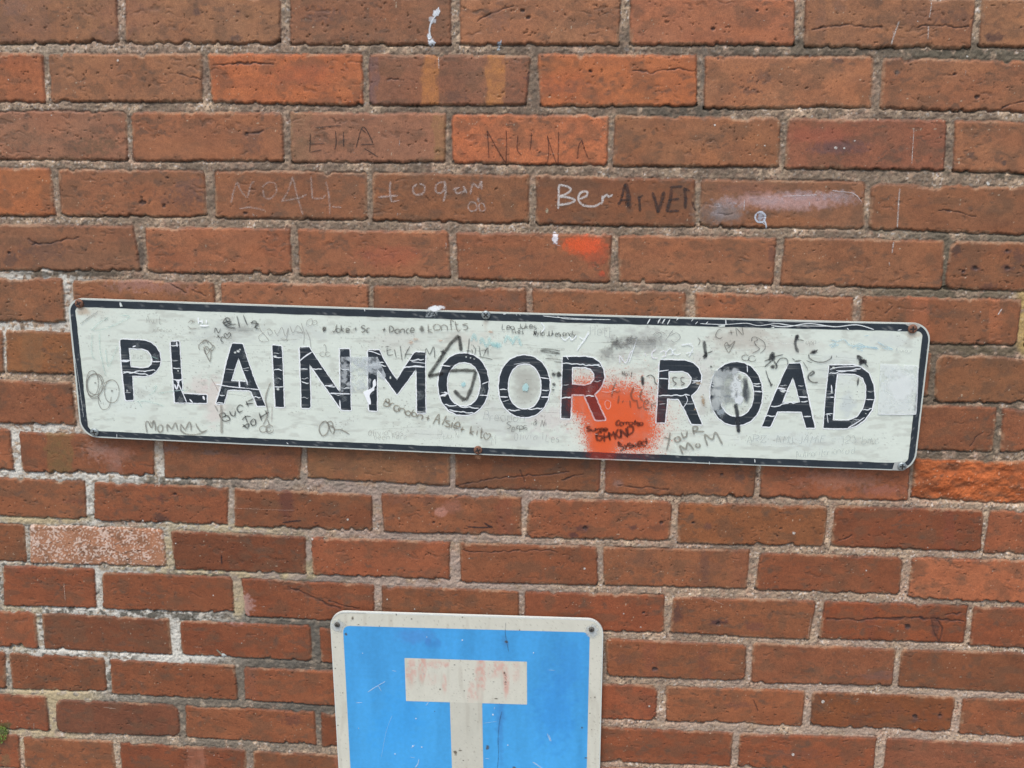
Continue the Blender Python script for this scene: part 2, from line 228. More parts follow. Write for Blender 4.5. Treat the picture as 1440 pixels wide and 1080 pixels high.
def axis(lo, hi, step, far_lo, far_hi):
    a = list(np.arange(lo, hi, step)); s = step; x = a[-1]; out = []
    while x < far_hi: s = min(s*1.05, 0.006); x += s; out.append(min(x, far_hi))
    s = step; x = lo; pre = []
    while x > far_lo: s = min(s*1.05, 0.006); x -= s; pre.append(max(x, far_lo))
    return np.array(pre[::-1]+a+out)
STEP = 0.00115
xs = axis(-0.93, 0.83, STEP, -2.3, 2.3); zs = axis(Z0-0.64, Z0+0.645, STEP, 0.0, 2.35)
NX, NZ = len(xs), len(zs)
X, Z = np.meshgrid(xs, zs)
PX, PY = proj(X, Z)
quads = []                      # (corners in wall metres, key)
for k, L in BRICKS.items():
    for i, q in enumerate(L):
        qx, qz = unproj(np.array(q[0::2]), np.array(q[1::2])); quads.append((qx, qz, (k, i)))
# the bond carried on beyond the traced bricks
rows = {}
for qx, qz, key in quads: rows.setdefault(key[0], []).append((qx, qz))
def shift(q, dx, dz=0): return (q[0]+dx, q[1]+dz)
for k in sorted(rows):
    L = sorted(rows[k], key=lambda q: q[0].mean()); a = L[0]; b = L[-1]
    wd = 0.213
    xr = max(b[0][1], b[0][2])+0.011; zt = (b[1][0]+b[1][1])/2; zb = (b[1][2]+b[1][3])/2; j = 0
    while xr < 2.3:
        quads.append((np.array([xr, xr+wd, xr+wd, xr]), np.array([zt, zt, zb, zb]), (k, 100+j))); xr += wd+0.011; j += 1
    xl = min(a[0][0], a[0][3])-0.011; zt = (a[1][0]+a[1][1])/2; zb = (a[1][2]+a[1][3])/2
    while xl > -2.3:
        quads.append((np.array([xl-wd, xl, xl, xl-wd]), np.array([zt, zt, zb, zb]), (k, 200+j))); xl -= wd+0.011; j += 1
zt0 = max(q[1].max() for q in quads); zb0 = min(q[1].min() for q in quads if q[2][0] == 15)
for sgn, zedge, n in ((1, zt0+0.011, 18), (-1, zb0-0.011, 12)):
    for r in range(n):
        z0 = zedge + sgn*r*0.0785; z1 = z0 + sgn*0.067; lo_, hi_ = min(z0, z1), max(z0, z1)
        if lo_ > 2.35 or hi_ < 0: break
        x0 = -2.4 + (0.1125 if (r % 2 == (0 if sgn > 0 else 1)) else 0) + 0.03
        while x0 < 2.3:
            quads.append((np.array([x0, x0+.214, x0+.214, x0]), np.array([hi_, hi_, lo_, lo_]), (300+sgn*r, int(x0*100)))); x0 += 0.225
D = np.full((NZ, NX), -0.02, np.float32); ID = np.full((NZ, NX), -1, np.int32); BEL = np.full((NZ, NX), 0.05, np.float32)
SD = np.full((NZ, NX), 0.0, np.float32)
n_mid = fbm(X/0.009, Z/0.009, 1, 2)-0.5
n_fine = vnoise(X/0.0028, Z/0.0028, 4)-0.5
n_big = fbm(X/0.035, Z/0.03, 2, 2)-0.5
cols = []; hts = []
for qi, (qx, qz, key) in enumerate(quads):
    mg = 0.014
    i0, i1 = np.searchsorted(xs, [qx.min()-mg, qx.max()+mg]); j0, j1 = np.searchsorted(zs, [qz.min()-mg, qz.max()+mg])
    r_ = np.random.RandomState(abs(key[0]*7919+key[1]*104729) % 100000)
    k, i = key
    if key in SPECIAL: c = np.array(SPECIAL[key], float)+np.array([6, 12, 8] if key[0] < 6 else [0, 9, 7]); c *= 1+0.02*r_.randn()
    else:
        t = np.clip((k if k < 100 else (12 if k < 300 else 3))/11.0, 0, 1)
        c = np.array([153, 106, 80])*(1-t)+np.array([134, 79, 56])*t
        if r_.rand() < 0.3: c = c*0.5+np.array([132, 86, 62])*0.5
        c = c*(1+0.035*r_.randn()); c[0] *= 1+0.015*r_.randn()
    cols.append(np.maximum((lin(c)-0.012)/0.95, 0.01)); hts.append((r_.randn()*0.0005, r_.randn()*0.004, r_.randn()*0.008))
    if i1 <= i0 or j1 <= j0: continue
    sl = (slice(j0, j1), slice(i0, i1)); x = X[sl]; z = Z[sl]
    def edge(a, b):   # positive inside (corners run clockwise seen from the front)
        dx, dz = qx[b]-qx[a], qz[b]-qz[a]; L_ = math.hypot(dx, dz)
        return ((z-qz[a])*(-dx)+(x-qx[a])*dz)/L_
    dT = edge(0, 1); dR = edge(1, 2); dB = edge(2, 3); dL = edge(3, 0)
    nm, nf, nb = n_mid[sl], n_fine[sl], n_big[sl]
    rag = 0.6+0.9*r_.rand()
    chip = np.clip(vnoise(x/0.0075+qi*3.1, z/0.02, 5)-0.62, 0, 1)*0.009*rag + np.clip(vnoise(x/0.03+qi*1.7, z/0.03, 1)-0.8, 0, 1)*0.02
    chipt = np.clip(vnoise(x/0.016+qi*5.3, z/0.02, 2)-0.72, 0, 1)*0.016
    dB2 = dB + nm*0.0022*rag + nf*0.0018 - chip + 0.0010
    dT2 = dT + nm*0.0028 + nf*0.0016 - chipt + 0.0009 + nb*0.002
    dL2 = dL + nm*0.0018 + nf*0.0010 + nb*0.001 + 0.0005; dR2 = dR + nm*0.0018 + nf*0.0010 + nb*0.001 + 0.0005
    R_ = ROUND.get(key, 0.003+0.003*r_.rand())
    a = np.minimum(dL2, dR2); b = np.minimum(dT2, dB2)
    inn = (a < R_) & (b < R_)
    d = np.where(inn, R_-np.hypot(np.maximum(R_-a, 0), np.maximum(R_-b, 0)), np.minimum(a, b)).astype(np.float32)
    m = d > D[sl]
    D[sl] = np.where(m, d, D[sl]); ID[sl] = np.where(m, qi, ID[sl])
    bl = np.where((np.minimum(dL, dR) > -0.001), np.maximum(-dB2, 0), 0.05); bl = np.where(-dB2 > -0.003, bl, 0.05)
    BEL[sl] = np.minimum(BEL[sl], bl)
cols = np.array(cols); hts = np.array(hts)
KEY = {q[2]: n for n, q in enumerate(quads)}
is_b = (ID >= 0)
brick = sstep(-0.0007, 0.0005, D)*is_b                # coverage
# brick faces
idc = np.clip(ID, 0, None)
qcx = np.array([q[0].mean() for q in quads]); qcz = np.array([q[1].mean() for q in quads])
hb = hts[idc, 0] + hts[idc, 1]*(X-qcx[idc]) + hts[idc, 2]*(Z-qcz[idc])
hb = hb - 0.0016*(1-sstep(0, 0.0035, D)) + n_big*0.0006 + n_mid*0.0003 + n_fine*0.00012
qoff = (idc*0.731) % 7.0
rnd = ((idc*2654435761) % 997)/997.0
pn = 0.6*vnoise(X/0.0036+qoff*11, Z/0.0030, 3)+0.4*vnoise(X/0.0017, Z/0.0017+qoff, 9); dens = 0.73+0.10*rnd
pn2 = fbm(X/0.010+qoff*3, Z/0.006+qoff, 8, 2)
pit = sstep(dens, dens+0.07, pn)*sstep(0.45, 0.62, pn2)
tw = (fbm(X/0.012, Z/0.012, 6, 2)-0.5)*0.012
tear = sstep(0.78, 0.86, vnoise((X+Z*0.5)/0.010+qoff*5, (Z+tw)/0.0032+qoff, 11))*sstep(0.55, 0.72, vnoise(X/0.04+qoff, Z/0.02, 9))*(0.4+0.6*(n_fine+0.5))
hb = hb - 0.0012*pit - 0.0008*tear
# mortar: struck back under the brick above, nearly flush with the brick below
deep = sstep(0.35, 0.7, fbm(X/0.05, Z/0.03, 12, 2))
hm = -0.0014 - 0.0010*deep + (fbm(X/0.0045, Z/0.0045, 6, 2)-0.5)*0.0020 + n_fine*0.0010
hm = hm - (0.0030+0.0030*deep)*np.exp(-(BEL/0.0017)**2)
hm = hm - 0.0012*np.exp(-(np.clip(-D, 0, 1)/0.0010)**2)*(D > -0.004)
H = hm*(1-brick) + hb*brick

# colours
C = np.empty((NZ, NX, 3), np.float32)
bc = cols[idc]
v1 = fbm(X/0.030+qoff, Z/0.012+qoff, 3, 3)-0.5
v2 = vnoise(X/0.028+qoff*9, idc*3.7+0*Z, 7)-0.5
v3 = vnoise(X/0.012, Z/0.0022+qoff*4, 10)-0.5
v4 = fbm(X/0.004, Z/0.004, 13, 2)-0.5
f = 1 + 0.36*v1 + 0.16*v2 + 0.07*v3 + 0.24*v4 + 0.20*n_fine
hue = fbm(X/0.05+qoff*2, Z/0.03, 14, 2)-0.5
C[:] = bc*f[..., None]
C[..., 1] *= 1+0.16*hue; C[..., 2] *= 1+0.26*hue
grime = sstep(0.5, 0.72, fbm(X/0.02+qoff*7, Z/0.013, 15, 3))*0.42
C += (lin((96, 72, 56))-C)*grime[..., None]
C += (lin((76, 60, 50))-C)*(0.55*pit)[..., None]
C += (lin((76, 58, 48))-C)*(0.5*tear)[..., None]
sm = sstep(0.58, 0.78, fbm(X/0.011+qoff*3, (Z+tw)/0.006, 33, 4))*sstep(0.4, 0.6, vnoise(X/0.04, Z/0.03+qoff, 34)); C += (lin((92, 70, 58))-C)*(0.6*sm)[..., None]
edged = (1-sstep(0.0004, 0.0028, D))*(0.35+0.4*vnoise(X/0.02, Z/0.02, 17))
C += (lin((84, 56, 44))-C)*edged[..., None]
mtr = (1-sstep(0.001, 0.0045, D+(fbm(X/0.004, Z/0.004, 35, 2)-0.5)*0.006))*sstep(.5, .7, vnoise(X/0.03, Z/0.03+3, 36)); C += (lin((168, 132, 108))-C)*(0.5*mtr)[..., None]
wsp = sstep(0.955, 0.97, vnoise(X/0.0021, Z/0.0021, 19))*sstep(0.42, 0.6, vnoise(X/0.03, Z/0.03, 21))
C += (lin((205, 195, 180))-C)*(0.55*wsp)[..., None]
C *= np.array([0.955, 0.945, 0.80])
# mortar
Mc = np.empty_like(C); Mc[:] = lin((186, 160, 132))
m1 = vnoise(X/0.0021, Z/0.0021, 22); m2 = fbm(X/0.006, Z/0.005, 23, 2); m3 = fbm(X/0.07, Z/0.05, 25, 2)
Mc *= (0.58+0.84*m2+0.50*(m1-0.5)+0.3*n_fine)[..., None]
Mc += (lin((186, 150, 130))-Mc)*(0.4*sstep(0.5, 0.7, m3))[..., None]
Mc += (lin((74, 62, 54))-Mc)*(0.9*sstep(0.74, 0.80, m1))[..., None]
Mc += (lin((88, 74, 62))-Mc)*(0.85*sstep(0.80, 0.86, vnoise(X/0.0034, Z/0.0030, 28)))[..., None]
Mc += (lin((222, 210, 196))-Mc)*(0.85*sstep(0.78, 0.85, vnoise(X/0.0023, Z/0.0023, 26)))[..., None]
Mc += (lin((140, 88, 70))-Mc)*(0.5*sstep(0.86, 0.93, vnoise(X/0.003, Z/0.003, 27)))[..., None]
def win(x0, y0, x1, y1):
    ux, uz = unproj(np.array([x0, x1, x1, x0]), np.array([y0, y0, y1, y1]))
    i0, i1 = np.searchsorted(xs, [ux.min(), ux.max()]); j0, j1 = np.searchsorted(zs, [uz.min(), uz.max()])
    return (slice(j0, j1), slice(i0, i1))
# patches of dirt, lime and lichen on the mortar: centre, radii, colour, strength, patch size
def mpatch(x, y, rx, ry, col, a, ps=0.006, thr=0.5, sd_=30):
    s = win(x-rx*1.3, y-ry*1.3, x+rx*1.3, y+ry*1.3)
    e = 1-sstep(0.6, 1.25, np.hypot((PX[s]-x)/rx, (PY[s]-y)/ry))
    n = sstep(thr-0.08, thr+0.08, fbm(X[s]/ps, Z[s]/ps, sd_, 3))
    Mc[s] += (lin(col)-Mc[s])*(a*e*n)[..., None]
for (x, y, rx, ry, col, a, ps, thr) in [(700, 300, 900, 330, (116, 98, 80), .55, .03, .52), (900, 850, 700, 330, (128, 110, 94), .5, .03, .5), (700, 500, 900, 600, (96, 82, 70), .5, .009, .60), (700, 500, 900, 600, (150, 128, 106), .5, .012, .5), (700, 500, 900, 600, (168, 128, 104), .35, .006, .62), (700, 230, 1000, 260, (104, 90, 74), .5, .018, .46), (760, 130, 900, 160, (92, 78, 66), .5, .008, .55)]: mpatch(x, y, rx, ry, col, a, ps, thr, 70+int(ps*1000))
Mc += (lin((118, 84, 66))-Mc)*(0.45*(1-sstep(0.0, 0.0022, -D))*sstep(.4, .65, vnoise(X/0.007, Z/0.007, 71)))[..., None]
for a_ in MPATCH: mpatch(*a_)
C = C*brick[..., None] + Mc*(1-brick[..., None])
bm_ = brick
def stain(x, y, rx, ry, col, a, rough=0.3, hard=0.0, ang=0, on='b', grain=0.004):
    rr = max(rx, ry)*1.5
    s = win(x-rr, y-rr, x+rr, y+rr); ca, sa = math.cos(math.radians(ang)), math.sin(math.radians(ang))
    u = (PX[s]-x)*ca+(PY[s]-y)*sa; v = -(PX[s]-x)*sa+(PY[s]-y)*ca
    q = np.hypot(u/rx, v/ry) + rough*2*(fbm(X[s]/grain, Z[s]/grain, 40, 2)-0.5)
    e = (1-sstep(0.35+0.5*hard, 1.1-0.1*hard, q))*a*(bm_[s] if on == 'b' else 1)
    C[s] += (lin(col)-C[s])*e[..., None]
    return s, e
def band(x0, x1, y0, y1, col, a):
    s = win(x0-8, y0-4, x1+8, y1+4)
    n = (fbm(X[s]/0.005, Z[s]/0.012, 44, 3)-0.5)*14
    e = sstep(x0-2.5, x0+2.5, PX[s]+n)*(1-sstep(x1-2.5, x1+2.5, PX[s]+n))*(PY[s] > y0)*(PY[s] < y1)*a*bm_[s]*(0.35+1.0*fbm(X[s]/0.006, Z[s]/0.006, 45, 2))
    C[s] += (lin(col)-C[s])*np.clip(e, 0, 1)[..., None]
def crack(pts, wd=1.6, col=(58, 40, 34), depth=0.0012, a=0.8):
    P_ = np.array(pts, float); s = win(P_[:, 0].min()-8, P_[:, 1].min()-8, P_[:, 0].max()+8, P_[:, 1].max()+8)
    wob = (fbm(X[s]/0.007, Z[s]/0.007, 50, 2)-0.5)*5
    px_, py_ = PX[s], PY[s]+wob; dm = np.full(px_.shape, 99.0)
    for (ax, ay), (bx, by) in zip(P_[:-1], P_[1:]):
        vx, vy = bx-ax, by-ay; t = np.clip(((px_-ax)*vx+(py_-ay)*vy)/(vx*vx+vy*vy), 0, 1)
        dm = np.minimum(dm, np.hypot(px_-ax-t*vx, py_-ay-t*vy))
    e = (1-sstep(wd*0.3, wd, dm))*(0.5+0.8*vnoise(X[s]/0.008, Z[s]/0.008, 51)); e = np.clip(e, 0, 1)*bm_[s]
    C[s] += (lin(col)-C[s])*(a*e)[..., None]; H[s] -= depth*e
for a_ in BANDS: band(*a_)
for a_ in STAINS: stain(*a_)
for a_ in CRACKS: crack(*a_)
for (x, y, r) in HOLES:
    s, e = stain(x, y, r*1.3, r, (62, 46, 40), 0.85, 0.5, 0.3); H[s] -= 0.0022*e
# one brick crusted with white specks, one rough and broken orange brick
q = KEY[(10, 1)]; s = win(30, 730, 245, 805); mm = (ID[s] == q)*bm_[s]
sp = sstep(0.53, 0.66, vnoise(X[s]/0.0021, Z[s]/0.0020, 60)*0.6+0.4*fbm(X[s]/0.02, Z[s]/0.015, 61, 2)+0.0)
C[s] += (lin((214, 190, 172))-C[s])*(0.75*sp*mm)[..., None]; H[s] += 0.0004*sp*mm
q = KEY[(8, 7)]; s = win(1270, 635, 1460, 725); mm = (ID[s] == q)*bm_[s]
rg = fbm(X[s]/0.016, Z[s]/0.012, 63, 4)-0.5
H[s] += mm*(rg*0.005+(vnoise(X[s]/0.0025, Z[s]/0.0025, 66)-.5)*0.0012+0.0015 - 0.004*sstep(668, 700, PY[s])); C[s] *= (1+mm*rg*0.9)[..., None]
C[s] += (lin((215, 170, 140))-C[s])*(mm*0.6*sstep(0.9, 0.95, vnoise(X[s]/0.003, Z[s]/0.003, 64)))[..., None]
np.clip(C, 0.01, 0.9, out=C)
C *= ALB
GL = (0.93*(1-brick)+(0.62+0.3*(v1+0.3)+0.2*pit)*brick).astype(np.float32); GL[ID == KEY[(8, 7)]] = 0.97

wall = thing('brick_wall', (0.0, 0.11, 0.0), 'weathered red brick wall with thick pale mortar, behind both signs', 'wall')
Y = -H
V = np.stack([X, Y, Z], -1).reshape(-1, 3)
g = np.arange(NX*NZ).reshape(NZ, NX)
F = np.stack([g[:-1, :-1], g[:-1, 1:], g[1:, 1:], g[1:, :-1]], -1).reshape(-1, 4)
mesh_np('brickwork', V, F, MAT_WALL, wall, {'tint': ('FLOAT_COLOR', C.reshape(-1, 3)), 'gloss': ('FLOAT', np.clip(GL, .4, 1).ravel())})
def box(x0, x1, y0, y1, z0, z1):
    V = [(x, y, z) for x in (x0, x1) for y in (y0, y1) for z in (z0, z1)]
    return np.array(V), np.array([(0,1,3,2),(4,6,7,5),(0,4,5,1),(2,3,7,6),(0,2,6,4),(1,5,7,3)])
MAT_CORE = attr_mat('wall_back', rough=0.9, nscale=60, namp=0.2)
MAT_COPE = attr_mat('stone_coping', rough=0.9, nscale=80, namp=0.2, bump=0.5, bscale=200)
v, f_ = box(-2.31, 2.31, 0.012, 0.225, 0, 2.352); mesh_np('wall_back', v, f_, MAT_CORE, wall, {'tint': ('FLOAT_COLOR', np.tile(lin((138, 76, 56)), (8, 1)))}, smooth=False)
v, f_ = box(-2.34, 2.34, -0.035, 0.26, 2.353, 2.43); mesh_np('coping', v, f_, MAT_COPE, wall, {'tint': ('FLOAT_COLOR', np.tile(lin((158, 150, 138)), (8, 1)))}, smooth=False)
def wall_h(x, z):
    i = np.clip(np.searchsorted(xs, x), 0, NX-1); j = np.clip(np.searchsorted(zs, z), 0, NZ-1); return H[j, i]

# ------------------------------------------------------------------ pavement and road in front of the wall (below the picture)
def plain(name, col, x0, x1, y0, y1, z, mat, kind='structure'):
    v = np.array([(x0, y0, z), (x1, y0, z), (x1, y1, z), (x0, y1, z)]); o = mesh_np(name, v, np.array([[0, 1, 2, 3]]), mat, None, {'tint': ('FLOAT_COLOR', np.tile(lin(col), (4, 1)))}, smooth=False); o['kind'] = kind
MAT_GR = attr_mat('asphalt', rough=0.95, nscale=90, namp=0.35, bump=0.6, bscale=200)
plain('ground', (78, 78, 78), -80, 80, -80, 80, -0.125, MAT_GR)
v, f_ = box(-30, 30, -1.9, 0.6, -0.12, -0.001); o = mesh_np('pavement', v, f_, MAT_GR, None, {'tint': ('FLOAT_COLOR', np.tile(lin((138, 134, 128)), (8, 1)))}, smooth=False); o['kind'] = 'structure'

# ------------------------------------------------------------------ drawing tools: marks are thin real layers on the plate or on the bricks
TILE = {'A': (80, 400), 'B': (290, 420), 'C': (500, 420), 'D': (690, 420), 'E': (880, 430), 'F': (1080, 430)}
def T(t, pts):
    if t is None: return [(float(x), float(y)) for x, y in pts]
    if t in TILE: ox, oy, s = *TILE[t], 4.5
    else: ox, oy, s = t
    return [(ox+x/s, oy+y/s) for x, y in pts]
def catmull(P, closed=False, n=8):
    P = [np.array(p, float) for p in P]
    if len(P) < 3: return np.array(P)
    out = []; N = len(P)
    for i in range(N if closed else N-1):
        if closed: p0, p1, p2, p3 = P[i-1], P[i], P[(i+1) % N], P[(i+2) % N]
        else: p0 = P[max(i-1, 0)]; p1 = P[i]; p2 = P[i+1]; p3 = P[min(i+2, N-1)]
        for t in np.linspace(0, 1, n, endpoint=False):
            out.append(0.5*((2*p1)+(-p0+p2)*t+(2*p0-5*p1+4*p2-p3)*t*t+(-p0+3*p1-3*p2+p3)*t**3))
    if not closed: out.append(P[-1])
    return np.array(out)
def resample(P, step, closed=False):
    P = np.asarray(P, float)
    if closed: P = np.vstack([P, P[:1]])
    L = np.concatenate([[0], np.cumsum(np.hypot(*(P[1:]-P[:-1]).T))])
    n = max(2, int(L[-1]/step)+1); t = np.linspace(0, L[-1], n)
    Q = np.stack([np.interp(t, L, P[:, 0]), np.interp(t, L, P[:, 1])], -1)
    return Q[:-1] if closed else Q
class Ink:
    """collects strokes into one mesh; surface(X, Z) gives the height in front of the wall plane"""
    layer = 0
    def __init__(s, h=None, lift=0.0003, mat=None):
        s.h = h; s.lift = lift; s.V = []; s.F = []; s.c = []; s.a = []; s.n = 0; s.mat = mat or MAT_INK
    def surf(s, x, z): return (wall_h(x, z) if s.h is None else np.full(np.shape(x), s.h)) + s.lift
    def put(s, px, py, faces, col, a):
        x, z = unproj(px, py, s.h or 0.0)
        Ink.layer += 1; hh = s.surf(x, z) + (Ink.layer % 40)*0.000006
        s.V.append(np.stack([x, -hh, z], -1)); s.F.append(faces+s.n); s.n += len(x)
        c = lin(col) if np.ndim(col) == 1 else col
        s.c.append(np.broadcast_to(c, (len(x), 3))); s.a.append(np.broadcast_to(a, (len(x),)))
    def stroke(s, pts, wd, col, a=0.9, smooth=True, dry=0.25, taper=0.6, closed=False):
        P = catmull(pts, closed) if smooth else np.array(pts, float)
        if closed: P = np.vstack([P, P[:1]])
        P = resample(P, 0.8); n = len(P); wd = wd*(1.18 if wd > .75 else 1.0); a = min(1, a*1.06)
        tg = np.gradient(P, axis=0); tg /= np.maximum(np.hypot(tg[:, 0], tg[:, 1]), 1e-6)[:, None]
        nr = np.stack([-tg[:, 1], tg[:, 0]], -1)
        t = np.arange(n); seed = Ink.layer*7.13
        wv = wd*0.56*(0.82+0.36*vnoise(t/4.0, np.full(n, seed), 1))
        en = np.minimum(np.minimum(t, n-1-t)/3.0, 1); wv = wv*(1-(1-en)*taper)
        offs = np.array([-1, -0.45, 0.45, 1]); R = P[:, None, :]+nr[:, None, :]*(wv[:, None]*offs[None, :])[..., None]
        av = a*np.array([0.35, 1, 1, 0.35])[None, :]*(1-dry*1.0*vnoise(t[:, None]/2.5, seed+offs[None, :]*1.7, 3))
        g = np.arange(n*4).reshape(n, 4); F = np.stack([g[:-1, :-1], g[:-1, 1:], g[1:, 1:], g[1:, :-1]], -1).reshape(-1, 4)
        s.put(R[..., 0].ravel(), R[..., 1].ravel(), F, col, np.clip(av, 0, 1).ravel())
    def blob(s, x, y, rx, ry, col, a=0.9, rough=0.4, hard=0.6, ang=0, grain=3.0, fn=None, step=0.9, sheet=None):
        m = 1.5; xs_ = np.arange(-rx*m, rx*m+step, step); ys_ = np.arange(-ry*m, ry*m+step, step)
        U, W_ = np.meshgrid(xs_, ys_); ca, sa = math.cos(math.radians(ang)), math.sin(math.radians(ang))
        gx, gy = x+U*ca-W_*sa, y+U*sa+W_*ca
        q = np.hypot(U/rx, W_/ry)+rough*2*(fbm(gx/grain, gy/grain, 5, 2)-0.5)
        al = a*(1-sstep(0.3+0.55*hard, 1.15-0.12*hard, q))
        if fn is not None: al = fn(gx, gy, al)
        s.grid(gx, gy, col, al)
    def grid(s, gx, gy, col, al):
        g = np.arange(gx.size).reshape(gx.shape); F = np.stack([g[:-1, :-1], g[:-1, 1:], g[1:, 1:], g[1:, :-1]], -1).reshape(-1, 4)
        af = al.ravel(); keep = af[F].max(1) > 0.012; F = F[keep]
        us = np.unique(F); mp = np.zeros(gx.size, np.int64); mp[us] = np.arange(len(us))
        c = col if np.ndim(col) == 1 else np.asarray(col).reshape(-1, 3)[us]
        s.put(gx.ravel()[us], gy.ravel()[us], mp[F], c, af[us])
    def build(s, name, parent, label=None, gap=0.020, stuff=False):
        bb = [(v[:, 0].min(), v[:, 0].max(), v[:, 2].min(), v[:, 2].max()) for v in s.V]; n = len(bb); lab = list(range(n))
        if not stuff and n > 1:
            def root(i):
                while lab[i] != i: i = lab[i]
                return i
            for i in range(n):
                for j in range(i):
                    a, b = bb[i], bb[j]
                    if a[0] < b[1]+gap and b[0] < a[1]+gap and a[2] < b[3]+gap and b[2] < a[3]+gap: lab[root(i)] = root(j)
            rt = [root(i) for i in range(n)]; ks = sorted(set(rt))
            if len(ks) > 1:
                off = np.concatenate([[0], np.cumsum([len(v) for v in s.V])]); out = None
                for k in ks:
                    p = Ink(s.h, s.lift, s.mat)
                    for i in range(n):
                        if rt[i] == k: p.V.append(s.V[i]); p.F.append(s.F[i]-off[i]+p.n); p.c.append(s.c[i]); p.a.append(s.a[i]); p.n += len(s.V[i])
                    out = p.build(name, parent, None, stuff=True); 
                    if 'kind' in out: del out['kind']
                return out
        o = mesh_np(name, np.concatenate(s.V), [np.concatenate([f for f in s.F if f.shape[1] == k]) for k in (3, 4) if any(f.shape[1] == k for f in s.F)], s.mat, parent, {'tint': ('FLOAT_COLOR', np.concatenate(s.c)), 'cover': ('FLOAT', np.concatenate(s.a))}, smooth=False)
        if label: o['label'] = label
        if stuff: o['kind'] = 'stuff'
        return o
# a plain single-stroke hand: digits are x,y on a 5 by 10 grid, baseline 2, capitals up to 9
FONT = {'A': '02 29 42|15 35', 'B': '02 09|09 38 36 06|06 36 45 43 02', 'C': '48 29 06 04 22 43', 'D': '02 09|09 38 45 33 02', 'E': '49 09|09 02|02 42|06 36', 'F': '49 09|09 02|06 36', 'G': '48 29 05 22 43 45 25', 'H': '02 09|42 49|06 46',
 'I': '22 29', 'J': '39 33 12 03', 'K': '02 09|49 05|05 42', 'L': '09 02|02 42', 'M': '02 09|09 25|25 49|49 42', 'N': '02 09|09 42|42 49', 'O': '29 06 04 22 44 47 29', 'P': '02 09|09 48 46 05', 'R': '02 09|09 48 46 05|25 42', 'S': '48 29 07 45 33 12 03',
 'T': '09 49|29 22', 'U': '09 03 22 43 49', 'V': '09 22|22 49', 'W': '09 12|12 26|26 32|32 49', 'X': '02 49|09 42', 'Y': '09 25|25 49|25 22', 'Z': '09 49|49 02|02 42',
 'a': '46 16 04 12 42|46 42', 'b': '09 02|02 32 44 26 05', 'c': '36 16 04 12 32', 'd': '49 42|42 12 04 16 45', 'e': '04 44 36 16 03 12 42', 'f': '38 19 12|06 26', 'g': '46 16 04 13 43|46 40 10', 'h': '09 02|05 26 45 42', 'i': '16 12|18 19', 'j': '26 21 00|28 29',
 'k': '09 02|35 04|04 32', 'l': '19 12', 'm': '06 02|05 16 22|25 36 42', 'n': '06 02|05 26 45 42', 'o': '26 05 03 22 43 45 26', 'p': '06 00|06 36 43 03', 'q': '46 16 04 13 43|46 40', 'r': '06 02|04 16 36', 's': '36 16 05 34 32 02', 't': '19 12 32|06 36', 'u': '06 03 22 43 46|46 42',
 'v': '06 22|22 46', 'w': '06 12|12 25|25 32|32 46', 'x': '02 46|06 42', 'y': '06 23|46 10', 'z': '06 46|46 02|02 42', '+': '05 45|27 23', '&': '42 17 28 36 04 12 33 45', '=': '04 44|06 46', '1': '18 29|29 22', '2': '07 29 47 02|02 42', '3': '08 29 36 44 22 03', '.': '22 23', '-': '05 45', "<": '22 05 07 18 27 38 47 45 22'}
def write(ink, t, txt, x, y, size, wd, col, a=0.9, ang=0.0, wide=0.8, gap=0.32, jit=0.075, dry=0.3):
    """t tile; (x, y) baseline start and size (capital height) in that tile's zoom units"""
    sc_ = 1.0 if t is None else (4.5 if t in TILE else t[2])
    (bx, by), = T(t, [(x, y)]); u = size/sc_/7.0; ca, sa = math.cos(math.radians(ang)), math.sin(math.radians(ang)); cx = 0.0
    r_ = np.random.RandomState(len(txt)*31+int(x))
    for ch in txt:
        if ch == ' ': cx += 3.0*wide; continue
        g = FONT.get(ch); mx = 0; dy = r_.randn()*jit*6; rot = r_.randn()*jit*1.2
        for st in g.split('|'):
            P = []
            for p in st.split():
                gx, gy = int(p[0])+r_.randn()*jit*3, int(p[1])-2+r_.randn()*jit*3; mx = max(mx, int(p[0]))
                gx = gx*wide+gy*(0.05+rot); X_ = (cx+gx)*u; Y_ = -(gy+dy)*u; P.append((bx+X_*ca-Y_*sa, by+X_*sa+Y_*ca))
            ink.stroke(P, wd/sc_, col, a, dry=dry)
        cx += (max(mx, 1.5)*wide + gap*5)

